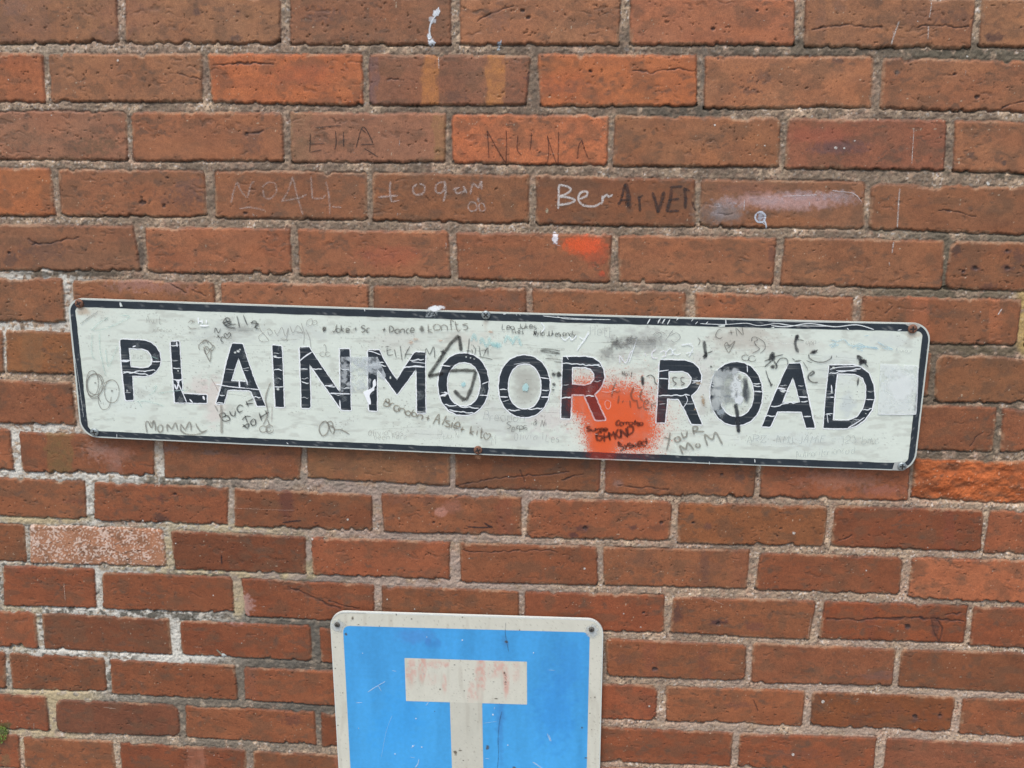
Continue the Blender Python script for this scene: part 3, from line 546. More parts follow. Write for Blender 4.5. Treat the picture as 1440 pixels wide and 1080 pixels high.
# ------------------------------------------------------------------ plates
def quad_uv(q, u, v, bow=0.0):
    (ax, ay), (bx, by), (cx, cy), (dx, dy) = q
    x = (ax*(1-u)+bx*u)*(1-v)+(dx*(1-u)+cx*u)*v; y = (ay*(1-u)+by*u)*(1-v)+(dy*(1-u)+cy*u)*v
    return x, y+bow*4*u*(1-u)
def rounded(q, r, bow=0.0, ns=60, nc=10):
    """outline of a rounded quad in picture points, r = corner radii"""
    (ax, ay), (bx, by), (cx, cy), (dx, dy) = q
    W = (math.hypot(bx-ax, by-ay)+math.hypot(cx-dx, cy-dy))/2; Hh = (math.hypot(dx-ax, dy-ay)+math.hypot(cx-bx, cy-by))/2
    if np.ndim(r) == 0: r = [r]*4
    pts = []
    corners = [(0, 0, 180), (W, 0, 270), (W, Hh, 0), (0, Hh, 90)]
    for i, (x, y, a0) in enumerate(corners):
        R = r[i]; ccx = x+(R if x == 0 else -R); ccy = y+(R if y == 0 else -R)
        for k in range(nc+1):
            a = math.radians(a0+90*k/nc); pts.append((ccx+R*math.cos(a), ccy+R*math.sin(a)))
        nx, ny, na = corners[(i+1) % 4]; Rn = r[(i+1) % 4]
        ncx = nx+(Rn if nx == 0 else -Rn); ncy = ny+(Rn if ny == 0 else -Rn); a = math.radians(na)
        e = (ncx+Rn*math.cos(a), ncy+Rn*math.sin(a)); s0 = pts[-1]
        m = ns if i in (0, 2) else ns//4
        for k in range(1, m): pts.append((s0[0]+(e[0]-s0[0])*k/m, s0[1]+(e[1]-s0[1])*k/m))
    P = np.array(pts); x, y = quad_uv(q, P[:, 0]/W, P[:, 1]/Hh, bow)
    return np.stack([x, y], -1)
def slab(name, outline, h0, h1, mat, parent, col, holes=(), bevel=0.0):
    """flat piece between h0 and h1 in front of the wall, cut to the outline"""
    loops = [np.asarray(outline)]+[np.asarray(h_) for h_ in holes]; V = []; F = []; n = 0; V3 = []
    P = np.concatenate(loops); x, z = unproj(P[:, 0], P[:, 1], h1); N = len(P)
    tri = tessellate_polygon([[Vector((a, b, 0)) for a, b in zip(*unproj(L[:, 0], L[:, 1], h1))] for L in loops])
    top = np.stack([x, np.full(N, -h1), z], -1); bot = np.stack([x, np.full(N, -h0), z], -1)
    V = np.concatenate([top, bot]); tr = np.array(tri)
    # face towards the viewer (-y)
    a, b, c = top[tr[0][0]], top[tr[0][1]], top[tr[0][2]]
    if np.cross(b-a, c-a)[1] > 0: tr = tr[:, ::-1]
    sides = []; o = 0
    for L in loops:
        k = len(L); i = np.arange(k); j = (i+1) % k; sides.append(np.stack([o+i, o+i+N, o+j+N, o+j], -1)); o += k
    sd_ = np.concatenate(sides)
    return mesh_np(name, V, [tr, sd_], mat, parent, {'tint': ('FLOAT_COLOR', np.broadcast_to(col, (len(V), 3)) if np.ndim(col) == 1 else np.concatenate([col, col]))}, smooth=False)
def face_grid(q, r, bow, step, h, colfn):
    """dense sheet filling a rounded quad; colfn(px, py) gives albedo"""
    (ax, ay), (bx, by), (cx, cy), (dx, dy) = q
    W = (math.hypot(bx-ax, by-ay)+math.hypot(cx-dx, cy-dy))/2; Hh = (math.hypot(dx-ax, dy-ay)+math.hypot(cx-bx, cy-by))/2
    vv = np.unique(np.concatenate([np.linspace(0, r, 12), np.arange(r, Hh-r, step), np.linspace(Hh-r, Hh, 12)]))
    n = int(W/step); U = np.linspace(0, 1, n)
    e = np.where(vv < r, r-np.sqrt(np.maximum(r*r-(r-vv)**2, 0)), np.where(vv > Hh-r, r-np.sqrt(np.maximum(r*r-(vv-Hh+r)**2, 0)), 0))
    UU = (e[:, None]+(W-2*e[:, None])*U[None, :])/W; VV = np.repeat((vv/Hh)[:, None], n, 1)
    gx, gy = quad_uv(q, UU, VV, bow); x, z = unproj(gx, gy, h); c = colfn(gx, gy)
    g = np.arange(gx.size).reshape(gx.shape); F = np.stack([g[:-1, :-1], g[1:, :-1], g[1:, 1:], g[:-1, 1:]], -1).reshape(-1, 4)
    return np.stack([x, np.full(x.shape, -h), z], -1).reshape(-1, 3), F, c.reshape(-1, 3)
def smooth_mix(c, gx, gy, L):
    for (x, y, rx, ry, col, a, rough) in L:
        qd = np.hypot((gx-x)/rx, (gy-y)/ry)+rough*2*(fbm(gx/7, gy/5, 9, 3)-0.5)
        e = (1-sstep(0.3, 1.1, qd))*a; c += (lin(col)-c)*e[..., None]
    return c
def screw(parent, px, py, r, h, mat, cross=True, ang=20, dome=0.0026):
    x0, z0 = unproj(px, py, h); R = r*0.00102; V = []; prof = [(1.0, 0), (1.0, .35), (.86, .75), (.6, .95), (.3, 1.0)]
    n = 24
    for pr, ph in prof:
        for i in range(n): a = 2*math.pi*i/n; V.append((x0+R*pr*math.cos(a), -(h+dome*ph), z0+R*pr*math.sin(a)))
    F = [(k*n+i, k*n+(i+1) % n, (k+1)*n+(i+1) % n, (k+1)*n+i) for k in range(len(prof)-1) for i in range(n)]
    V.append((x0, -(h+dome), z0)); F3 = [((len(prof)-1)*n+i, (len(prof)-1)*n+(i+1) % n, len(prof)*n) for i in range(n)]
    o = mesh_np('screw', np.array(V), [np.array(F), np.array(F3)], mat, parent)
    if cross:
        o['origin'] = list(parent['origin']); V = []; F = []
        for t in (0, 90):
            ca, sa = math.cos(math.radians(ang+t)), math.sin(math.radians(ang+t)); L, w_ = R*0.62, R*0.15; b = len(V)
            for yy in (h+dome*0.85, h+dome*(1.06 if t else 1.04)):
                for dx_, dz_ in ((-L, -w_), (L, -w_), (L, w_), (-L, w_)): V.append((x0+dx_*ca-dz_*sa, -yy, z0+dx_*sa+dz_*ca))
            F += [tuple(b+k for k in q_) for q_ in ((0,3,2,1),(4,5,6,7),(0,1,5,4),(1,2,6,5),(2,3,7,6),(3,0,4,7))]
        mesh_np('cross_slot', np.array(V), np.array(F), MAT_DARK, o, smooth=False)
    return o

# ------------------------------------------------------------------ the street name sign
HP = 0.0115                                   # front of the plate
WHITE = (214, 221, 210)
OUT = [(94.6, 419), (1310.3, 455), (1286.2, 662.4), (113.8, 614.2)]
BLK = [(97.2, 421.0), (1308.0, 456.8), (1284.2, 660.8), (115.6, 612.4)]
INN = [(105.3, 431.3), (1298, 466.2), (1276.7, 651.4), (124.0, 605.6)]
x0, z0 = unproj(700, 662, HP)
sign = thing('street_name_sign', (float(x0), -HP, float(z0)), 'long white street name sign with black letters and border, scrawled over and sprayed orange', 'sign')
slab('plate', rounded(OUT, [20, 24, 24, 24], 2.2), 0.0070, HP, MAT_FACE, sign, lin((196, 200, 190)))
def name_face(gx, gy):
    c = np.empty(gx.shape+(3,)); c[:] = lin(WHITE)*np.array([1.0, 0.99, 0.955])
    m = fbm(gx/60, gy/14, 0, 3)-0.5; m2 = fbm(gx/9, gy/3.0, 2, 2)-0.5; m3 = vnoise(gx/1.6, gy/1.3, 4)-0.5
    c *= (1+0.10*m+0.07*m2+0.03*m3)[..., None]
    smooth_mix(c, gx, gy, [(739, 540, 24, 40, (168,166,154), .75, .25), (1045, 476, 60, 26, (186,178,164), .75, .35), (1110, 486, 60, 14, (194,188,176), .5, .4), (905, 480, 50, 24, (176,176,168), .7, .5), (868, 500, 26, 12, (186,186,176), .6, .5),
      (320, 470, 60, 22, (190,194,186), .5, .5), (420, 470, 50, 16, (194,198,190), .5, .5), (300, 560, 22, 44, (212,188,180), .45, .5), (280, 545, 22, 16, (214,190,182), .4, .5), (560, 480, 60, 20, (202,200,188), .5, .5),
      (655, 478, 40, 16, (204,196,182), .5, .5), (700, 590, 60, 30, (198,200,192), .5, .6), (775, 590, 40, 22, (204,190,184), .5, .6), (740, 620, 40, 14, (196,198,190), .5, .6), (985, 540, 30, 60, (206,200,192), .5, .5), (660, 560, 40, 40, (206,206,196), .4, .5),
      (1192, 570, 14, 22, (182,190,192), .5, .4), (1180, 520, 40, 30, (202,206,202), .4, .5), (1250, 480, 40, 14, (196,200,196), .4, .5), (130, 440, 30, 10, (200,196,180), .5, .4), (117, 437, 12, 8, (178,150,120), .6, .3), (1285, 470, 14, 8, (182,164,140), .6, .4), (683, 452, 6, 14, (190,180,160), .6, .4),
      (470, 600, 40, 20, (206,212,202), .3, .5), (600, 610, 60, 10, (206,208,198), .4, .5), (1010, 600, 60, 30, (214,216,206), .3, .4), (1120, 620, 90, 16, (208,214,208), .4, .5), (180, 560, 50, 30, (216,226,218), .3, .4)])
    ge = sstep(0.55, 0.75, fbm(gx/18, gy/6, 5, 3))*0.22; c += (lin((166,164,152))-c)*1.5*ge[..., None]
    dk = sstep(0.83, 0.9, vnoise(gx/1.5, gy/1.5, 8))*sstep(0.5, 0.7, fbm(gx/40, gy/20, 3, 2)); c += (lin((120,116,104))-c)*(dk*.5)[..., None]
    return c
INF = [(103.3, 429), (1300, 464), (1279, 653.5), (122, 607.7)]
v, f_, c = face_grid(INF, 8, 2.2, 1.0, HP+0.00010, name_face)
mesh_np('sign_face', v, f_, MAT_FACE, sign, {'tint': ('FLOAT_COLOR', c)})
# black border, its inner edge cut by hand
def ring(name, oq, orad, iq, irad, bow, h0, h1, mat, parent, colfn, wob=0.35):
    o = rounded(oq, orad, bow, 260); i = rounded(iq, irad, bow, 260)
    t = np.arange(len(i)); i = i+np.stack([vnoise(t/3.0, t*0+3, 1)-0.5, vnoise(t/3.0, t*0+9, 2)-0.5], -1)*wob*2
    o = o+np.stack([vnoise(t/4.0, t*0+5, 1)-0.5, vnoise(t/4.0, t*0+7, 2)-0.5], -1)*wob
    L = [o+(i-o)*f for f in (0, .25, .5, .75, 1)]; n = len(o); V = []
    P = np.concatenate([L[0]]+L+[L[-1]]); hh = np.concatenate([np.full(n, h0)]+[np.full(n, h1)]*5+[np.full(n, h0)])
    x, z = unproj(P[:, 0], P[:, 1], h1); V = np.stack([x, -hh, z], -1)
    a = np.arange(n); b = (a+1) % n; F = np.concatenate([np.stack([k*n+a, (k+1)*n+a, (k+1)*n+b, k*n+b], -1) for k in range(6)])
    return mesh_np(name, V, F, mat, parent, {'tint': ('FLOAT_COLOR', colfn(P[:, 0], P[:, 1]))}, smooth=False)
BK = (44, 51, 57)
def black_c(gx, gy):
    c = np.empty(gx.shape+(3,)); c[:] = lin(BK); c *= (1+0.5*(fbm(gx/14, gy/8, 3, 3)-0.5))[..., None]
    sp = sstep(0.84, 0.9, vnoise(gx/1.3, gy/1.3, 6))*0.4; c += (lin((150,150,146))-c)*sp[..., None]; return c
bord = ring('border', BLK, [19, 23, 23, 23], INN, [7, 7, 8, 8], 2.2, HP+0.0001, HP+0.0004, MAT_BLACK, sign, black_c)

# letters, traced as outlines and cut with straight strokes
def ell(cx, cy, rx, ry, n=44, p=2.15, wob=0.008, tilt=0):
    out = []
    for k in range(n):
        a = 2*math.pi*k/n; c, s = math.cos(a), math.sin(a); r = (abs(c)**p+abs(s)**p)**(-1/p)*(1+wob*math.sin(k*2.7+cx))
        x, y = rx*r*c, ry*r*s; out.append((cx+x+y*tilt, cy+y))
    return out
LET = [('A', [(400,352),(412,349),(440,350),(550,354),(590,366),(625,392),(648,430),(656,475),(650,515),(632,545),(600,568),(560,579),(476,576),(480,650),(485,730),(440,733),(434,726),(415,560),(408,470)], [(453,402),(540,405),(575,418),(597,445),(606,480),(598,508),(578,525),(540,531),(466,524),(460,460)]),
 ('A', [(720,362),(768,360),(773,364),(795,692),(948,700),(948,750),(748,746),(733,560)], None),
 ('B', [(162,288),(168,284),(222,286),(230,290),(262,390),(300,500),(374,678),(322,678),(300,620),(285,588),(270,580),(180,575),(135,577),(124,620),(112,664),(62,664),(80,610),(96,560),(130,400)], [(203,372),(232,450),(262,528),(210,524),(157,522),(178,450)]),
 ('B', [(418,298),(428,294),(475,302),(480,340),(492,686),(438,684),(432,560)], None),
 ('B', [(592,308),(652,308),(668,335),(760,470),(848,598),(850,500),(846,322),(850,319),(905,320),(908,330),(915,706),(855,702),(700,480),(653,412),(657,560),(660,682),(652,691),(604,690),(600,560)], None),
 ('C', [(78,326),(150,326),(170,370),(215,450),(262,516),(310,435),(372,342),(385,338),(440,342),(441,560),(442,724),(390,724),(388,600),(385,440),(320,530),(262,606),(200,520),(135,440),(135,710),(85,706),(80,560)], None),
 ('C', ell(683, 541, 159, 195, tilt=0.0), ell(684, 542, 107, 141)),
 ('D', ell(213, 554, 161, 195), ell(215, 556, 107, 146)),
 ('D', [(456,368),(600,368),(650,376),(690,405),(714,450),(719,500),(705,545),(680,580),(655,605),(690,690),(726,766),(664,766),(625,680),(592,606),(512,604),(508,680),(504,758),(446,756),(448,650),(454,500)], [(514,432),(600,432),(635,445),(655,475),(656,510),(635,538),(595,550),(560,548),(514,542)]),
 ('E', [(216,346),(222,343),(370,346),(425,362),(460,395),(478,440),(474,485),(450,535),(412,568),(450,670),(482,750),(415,746),(375,660),(335,590),(262,586),(255,660),(248,738),(194,738),(200,650),(208,500)], [(272,414),(360,412),(395,425),(418,455),(412,490),(388,518),(350,529),(268,528)]),
 ('E', ell(699, 556, 164, 199), ell(701, 557, 111, 146)),
 ('F', [(132,366),(204,364),(225,450),(296,772),(242,772),(212,670),(130,668),(58,668),(15,765),(-38,763),(40,570),(90,455)], [(158,452),(182,530),(203,612),(145,614),(88,615),(122,530)]),
 ('F', [(388,376),(530,376),(590,390),(640,430),(668,505),(674,580),(655,660),(610,722),(555,760),(500,775),(352,774),(360,650),(372,520)], [(436,428),(550,430),(600,455),(622,510),(620,590),(600,655),(565,703),(515,726),(410,726),(420,580)])]
MAT_RIM = MAT_FACE
HL = HP+0.0006
polys = []
for li, (t, o_, h_) in enumerate(LET):
    out = np.array(T(t, o_)); hole = np.array(T(t, h_)) if h_ is not None else None
    def dens(P, sd_):
        P = resample(P, 1.3, True); k = np.arange(len(P)); return P+np.stack([vnoise(k/2.5, k*0+sd_, 1)-0.5, vnoise(k/2.5, k*0+sd_+5, 2)-0.5], -1)*0.55
    out = dens(out, li*3); loops = [out]
    if hole is not None: hole = dens(hole, li*3+50); loops.append(hole)
    polys.append(loops)
    P = np.concatenate(loops); cc = black_c(P[:, 0], P[:, 1])
    o = slab('letter', out, HP+0.0002, HL, MAT_BLACK, sign, cc, loops[1:]); o['origin'] = list(sign['origin'])
    rim = Ink(HP, 0.00035, MAT_PAINT)
    for lp in loops: rim.stroke(lp, 3.2, (250, 252, 250), 1.0, smooth=False, dry=0.25, closed=True)
    rim.build('letter_edge', o)
def inside(P, loops):
    x, y = P[:, 0], P[:, 1]; c = np.zeros(len(x), int)
    for L in loops:
        a = L; b = np.roll(L, -1, 0)
        for (x1, y1), (x2, y2) in zip(a, b):
            if y1 == y2: continue
            m = ((y1 > y) != (y2 > y)) & (x < (x2-x1)*(y-y1)/(y2-y1)+x1); c += m
    return c % 2 == 1
# white cuts and scratches through the letters
cut = Ink(HL, 0.00035, MAT_PAINT)
r_ = np.random.RandomState(3)
for loops in polys:
    o = loops[0]; xa, xb, ya, yb = o[:, 0].min(), o[:, 0].max(), o[:, 1].min(), o[:, 1].max()
    for k in range(4):
        y = ya+(yb-ya)*r_.uniform(.05, .97); sl_ = r_.normal(0.02, 0.10); n = 60
        xx = np.linspace(xa-1, xb+1, n); yy = y+sl_*(xx-xa)+(vnoise(xx/4, xx*0+y, 2)-.5)*2.4; P = np.stack([xx, yy], -1); m = inside(P, loops)
        major = k < 2; i = 0
        while i < n:
            if m[i]:
                j = i
                while j < n and m[j]: j += 1
                if j-i > 3 and (major or r_.rand() < 0.55):
                    lo_, hi_ = i, j-1
                    if not major: lo_ += r_.randint(0, max(1, (j-i)//3)); hi_ -= r_.randint(0, max(1, (j-i)//3))
                    if hi_-lo_ > 1: cut.stroke(P[lo_:hi_+1:2], 1.3 if major else 0.8, (244, 248, 246), 1.0 if major else 0.6, dry=0.2)
                i = j
            i += 1
for t, pts, wd in [('A', [(408,482),(440,484),(462,480)], 12), ('A', [(605,488),(655,488)], 6), ('A', [(738,600),(770,606),(795,600)], 7), ('A', [(755,600),(785,660),(822,745)], 5), ('A', [(745,630),(760,660),(775,600)], 8), ('A', [(758,362),(762,395)], 7), ('B', [(60,540),(150,556),(250,566),(340,576)], 5), ('B', [(210,522),(212,566)], 9),
  ('B', [(255,510),(262,545)], 6), ('B', [(594,392),(630,362),(668,338)], 7), ('B', [(845,640),(850,702)], 6), ('B', [(425,365),(450,372),(478,372)], 5), ('B', [(752,552),(805,546)], 6), ('B', [(782,598),(912,602)], 6), ('C', [(75,330),(110,336),(160,356)], 5), ('C', [(300,440),(340,430),(440,432)], 5), ('C', [(355,398),(440,408)], 4),
  ('C', [(535,420),(600,428)], 6), ('C', [(535,615),(580,600),(560,590)], 9), ('C', [(785,610),(840,612)], 5), ('C', [(800,540),(842,524)], 5), ('D', [(58,620),(110,622)], 6), ('D', [(320,622),(372,622)], 7), ('D', [(310,498),(370,506)], 5), ('D', [(440,632),(512,620)], 5), ('D', [(640,424),(690,415)], 5), ('D', [(480,366),(492,385)], 5),
  ('E', [(420,490),(478,470)], 6), ('E', [(375,560),(390,600),(360,650)], 4), ('E', [(208,415),(272,406)], 5), ('E', [(810,540),(862,544)], 6), ('E', [(768,375),(770,420)], 5), ('E', [(955,520),(1040,545)], 4), ('F', [(40,560),(60,522),(110,526)], 6), ('F', [(75,536),(100,545),(105,530)], 7), ('F', [(195,575),(250,578)], 7),
  ('F', [(365,578),(418,578)], 6), ('F', [(390,402),(450,388),(560,384)], 4), ('F', [(430,410),(560,412)], 4), ('F', [(620,592),(670,594)], 5), ('F', [(505,772),(560,740),(610,705)], 5), ('F', [(400,500),(405,550)], 6), ('F', [(372,680),(380,740)], 4), ('A', [(840,725),(860,748)], 8), ('A', [(925,705),(935,730)], 12), ('A', [(480,395),(500,388)], 10)]:
    cut.stroke(T(t, pts), wd/4.5*1.0, (248, 250, 250), 1.0, dry=0.1)
for t, x, y, rx, ry in [('B',183,340,8,6),('B',203,332,10,7),('B',214,322,6,5),('B',437,365,12,7),('B',455,572,10,9),('C',562,612,14,8),('C',220,500,6,10),('C',700,368,4,4),('C',728,374,4,4),('C',752,380,4,4),('C',520,405,10,10),('C',540,356,12,8),('F',95,540,12,8),('F',402,545,8,6),('F',415,392,10,8),('A',768,546,4,4),('A',445,672,6,6),('F',618,682,4,3),('D',620,585,8,5),('E',455,492,14,8)]:
    (bx, by), = T(t, [(x, y)]); cut.blob(bx, by, rx/4.5, ry/4.5, (222, 226, 218), 0.95, 0.3, 0.7)
for li, loops in enumerate(polys):
    o = loops[0]; ctr = (o.max(0)+o.min(0))/2
    for k in range(4):
        c_ = r_.uniform(o.min(0), o.max(0)); q_ = Ink(HL); q_.blob(c_[0], c_[1], r_.uniform(2, 6), r_.uniform(2, 8), (116, 122, 124), .45, .8, .1, grain=2.5)
        P = q_.V[0] if q_.V else None
        gx, gy = np.meshgrid(np.arange(c_[0]-8, c_[0]+8, .8), np.arange(c_[1]-11, c_[1]+11, .8)); m = inside(np.stack([gx.ravel(), gy.ravel()], -1), loops).reshape(gx.shape)
        qd = np.hypot((gx-c_[0])/6, (gy-c_[1])/8)+1.6*(fbm(gx/2.2, gy/2.2, li+k, 2)-.5); al = (1-sstep(.2, .9, qd))*m*.45
        if al.max() > .1: cut.grid(gx, gy, (128, 134, 134), al)
# scratches along the border and nicks in it
for t, pts, wd in [('D',[(330,108),(420,118),(520,124),(640,130),(760,132)],3.5),('D',[(420,112),(480,128),(640,134)],3),('D',[(990,160),(1008,128)],6),('D',[(1058,150),(1075,124)],6),('D',[(1085,158),(1100,128)],5),('E',[(135,115),(155,82)],6),('E',[(203,112),(216,82)],5),('E',[(232,110),(250,82)],5),('E',[(262,118),(280,86)],6),('E',[(320,92),(335,76)],5),('E',[(415,98),(430,78)],5),('E',[(440,115),(455,100)],5),('E',[(505,116),(520,100)],5),
  ('E',[(470,112),(620,118),(760,110),(840,125),(960,112),(1060,128)],3.5),('E',[(632,85),(634,120)],6),('F',[(20,125),(120,132),(260,112),(420,132),(560,120),(670,150)],5),('F',[(60,110),(160,125),(400,128)],4),('F',[(820,155),(845,150)],5),('F',[(500,140),(510,152)],6),('A',[(400,112),(405,142)],7),('A',[(380,945),(381,975)],3),('B',[(1000,60),(1004,75)],7),('B',[(510,910),(520,920)],5),('C',[(55,60),(60,80)],5),('D',[(80,98),(98,94)],6),('D',[(160,98),(166,106)],4),('D',[(182,96),(188,106)],4),
  ('E',[(528,985),(530,1005)],4),('E',[(815,970),(818,992)],6),('F',[(0,100),(300,104),(880,110)],1.5),('A',[(105,400),(140,620),(170,840)],1.5)]:
    cut.stroke(T(t, pts), wd/4.5*1.0, (238, 242, 238), 1.0, dry=0.15)
for t, pts, col in [('E', [(580,128),(605,122),(628,120),(628,132),(600,134)], WHITE), ('E', [(912,142),(938,133),(942,142)], WHITE), ('A', [(398,138),(404,114),(416,140)], WHITE)]:
    P = resample(np.array(T(t, pts)), 1.0, True); slab('paint_chip', P, HP+0.0003, HP+0.00075, MAT_FACE, sign, lin(col))
cut.build('scratches', sign, stuff=True)
# hairlines and fine dirt on the white
hair = Ink(HP, 0.0002)
for k in range(150):
    u = r_.uniform(.02, .95); v = r_.uniform(.06, .94); L = r_.uniform(8, 70); x, y = quad_uv(INN, u, v, 2); sl_ = 0.03+r_.normal(0, .05)
    hair.stroke([(x, y), (x+L*.5, y+L*.5*sl_+r_.normal(0, .6)), (x+L, y+L*sl_)], r_.uniform(.35, .7), (120, 116, 104) if r_.rand() < .7 else (240, 244, 238), r_.uniform(.25, .6), dry=.8)
for k in range(110):
    u = r_.uniform(.02, .98); v = r_.uniform(.04, .96); x, y = quad_uv(INN, u, v, 2); hair.blob(x, y, r_.uniform(.4, 1.3), r_.uniform(.3, .8), (112, 100, 84), r_.uniform(.3, .8), .5, .5, step=.5)
hair.build('fine_scratches', sign, stuff=True)

INKB, INKG, PENC, INKD = (44, 44, 46), (128, 122, 112), (160, 158, 150), (84, 80, 74)
def group(label, h=HL, mat=None, lift=0.0006): g_ = Ink(h, lift, mat); g_.label = label; return g_
def done(g_, parent=None, name='graffiti', stuff=False): return g_.build(name, parent or sign, g_.label, stuff=stuff)
g_ = group('bold white greeting with an underline', mat=MAT_PAINT)
for p in ([(895,207),(898,248)], [(918,222),(922,248)], [(896,230),(920,236)], [(946,222),(948,246)], [(946,208),(947,211)], [(905,258),(935,261),(965,258)]): g_.stroke(T('A', p), 2.0, (250, 252, 250), 1, dry=.1)
done(g_)
g_ = group('initials and a heart in dark marker')
for p in ([(52,215),(60,185),(78,216),(92,188)], [(70,225),(88,250)], [(66,246),(86,232)], [(118,248),(100,240),(94,262),(112,278)], [(132,256),(114,232),(122,218),(134,230),(146,214),(156,230),(132,256)]): g_.stroke(T('B', p), 1.1, INKB, .85)
done(g_)
g_ = group('smeared black name beginning with a large curl')
for p in ([(105,160),(150,135),(130,120),(110,150),(140,180),(185,185)], [(100,150),(160,145),(120,170),(160,165)], [(195,108),(205,150),(212,182)], [(236,102),(248,135),(262,168)], [(285,160),(300,140),(320,150),(312,180),(335,192)], [(280,150),(330,160),(300,185)], [(120,125),(150,160),(190,160)]): g_.stroke(T('B', p), 1.6, INKB, .85, dry=.5)
g_.blob(*T('B', [(235, 190)])[0], 22, 5, (150, 150, 146), .35, .5, .1)
done(g_)
g_ = group('faint pencil words in the upper left corner')
write(g_, 'A', 'Avit', 565, 245, 46, 3, PENC, .7); write(g_, 'A', 'Janeman', 600, 300, 28, 3, (176, 176, 168), .7); write(g_, 'A', 'Alvd', 475, 470, 30, 3, (150, 152, 150), .55)
for p in ([(830,245),(850,228),(862,240),(846,252)], [(832,262),(850,280),(886,276)], [(855,225),(875,240)]): g_.stroke(T('A', p), .9, INKG, .7)
done(g_)
g_ = group('grey cloud and cone doodle')
for p in ([(905,415),(898,390),(920,362),(945,356),(960,380)], [(920,372),(940,350),(975,372),(985,395),(960,415),(940,400)], [(985,380),(998,395),(985,418),(968,405)], [(930,395),(945,440),(972,492)], [(975,410),(975,450),(970,490)], [(930,410),(950,390),(965,420),(945,440),(930,410)]): g_.stroke(T('A', p), 1.2, INKG, .8)
done(g_)
g_ = group('grey pen circles side by side')
for p in (ell(245,630,52,66,14), ell(238,640,50,72,14), ell(225,625,38,80,12), ell(348,676,46,72,14)): g_.stroke(T('A', p), 1.1, INKG, .8, closed=True)
for p in ([(262,700),(265,750),(290,790),(330,775),(345,710)], [(195,690),(225,720),(270,715)], [(268,600),(285,620),(262,700),(280,745)], [(298,632),(318,612),(345,600)]): g_.stroke(T('A', p), 1.0, INKG, .75)
g_.blob(*T('A', [(243,622)])[0], 1.5, 1.5, INKD, .9); g_.blob(*T('A', [(348,672)])[0], 1.5, 1.5, INKD, .9)
done(g_)
g_ = group('grey marker word along the lower left edge')
for p in ([(572,938),(562,880),(578,868),(600,905),(612,862),(622,885),(625,925)], [(650,888),(638,910),(650,935),(668,925),(668,895),(650,888)], [(700,930),(700,885),(728,912),(750,875),(765,920)], [(785,930),(785,885),(812,915),(838,870),(850,900),(848,925)], [(880,880),(892,905),(918,932),(955,918)], [(785,925),(825,948),(890,948),(945,928)]): g_.stroke(T('A', p), 1.9, INKG, .75)
g_.stroke(T('A', [(590,860),(600,880),(610,862)]), 1.5, INKG, .5)
done(g_)
g_ = group('black marker words slanting up under the first letters')
for p in ([(82,730),(110,772),(150,765),(135,740),(112,745)], [(85,730),(112,722),(122,742),(98,750)], [(148,712),(160,735),(180,740),(186,708)], [(236,682),(212,672),(196,695),(210,718),(232,706)], [(252,645),(268,682)], [(248,668),(300,660)], [(262,650),(300,632)], [(228,768),(250,745),(285,745)], [(245,738),(262,785)], [(232,795),(262,822)], [(228,812),(270,790),(262,822)], [(300,758),(282,780),(292,800),(312,795),(312,770),(300,758)], [(335,720),(352,772)], [(340,752),(398,716)], [(372,705),(392,738)]): g_.stroke(T('B', p), 1.6, INKB, .9)
done(g_)
g_ = group('grey stem and loops doodle below the second A')
for p in ([(408,530),(385,590),(376,640),(388,700),(385,745),(360,800)], [(388,760),(400,800)], ell(362,824,24,20,10), ell(402,824,24,26,10), ell(398,826,14,14,8)): g_.stroke(T('B', p), 1.7 if len(p) < 8 else 1.3, (140,134,124), .8)
g_.stroke(T('B', [(95,668),(97,760),(98,852)]), 3.4, (150, 144, 132), .7); g_.stroke(T('B', [(55,672),(75,712)]), 1.8, INKG, .6)
for p in ([(30,500),(60,550),(78,590)], [(418,680),(414,780)]): g_.stroke(T('B', p), 1, (170, 150, 144), .6)
done(g_)
g_ = group('faint looping pencil signature')
for p in ([(330,165),(345,200),(380,240),(395,268),(350,270),(332,240),(370,210)], [(380,200),(400,190),(420,215),(400,230),(390,205)], [(430,195),(450,225),(480,180),(500,235),(520,185),(505,260),(470,250)], [(530,170),(550,215),(580,170),(610,215),(565,205)], [(635,170),(640,140),(668,128),(670,160),(645,172)], [(670,150),(690,135),(702,150),(690,165),(668,158)], [(600,150),(620,220),(615,290)], [(630,190),(655,250),(662,310)]): g_.stroke(T('B', p), .8, PENC, .8)
for p in ([(742,300),(750,290),(758,305),(758,340)], ell(738,350,18,14,8), ell(770,350,16,14,8)): g_.stroke(T('B', p), .9, PENC, .8)
done(g_)
g_ = group('line of small dark names joined with plus signs and hearts')
write(g_, 'B', '<', 735, 208, 34, 6, INKD, .8); g_.blob(*T('B', [(748, 190)])[0], 3, 4, INKD, .7)
write(g_, 'B', 'Jake + Sc', 798, 210, 42, 7, INKD, .82, wide=.95, jit=.07); write(g_, 'C', '+ Dance', 165, 212, 44, 7, INKD, .82, wide=.95, ang=1.5, jit=.07); g_.blob(*T('C', [(418, 192)])[0], 4, 5, INKD, .7)
write(g_, 'C', 'konfts', 458, 212, 62, 7, INKG, .8, wide=1.0, ang=-4, jit=.08)
done(g_)
g_ = group('grey curling scrawl at the lower edge')
for p in ([(745,775),(722,800),(716,835),(738,868),(768,845),(775,800),(755,775),(735,785)], [(760,790),(785,775),(800,790),(800,820)], [(802,858),(812,822),(775,800),(795,850)], [(805,828),(850,828),(880,842),(908,858)]): g_.stroke(T('B', p), 1.7, (134,128,116), .8)
done(g_)
g_ = group('faint pencil words near the lower edge')
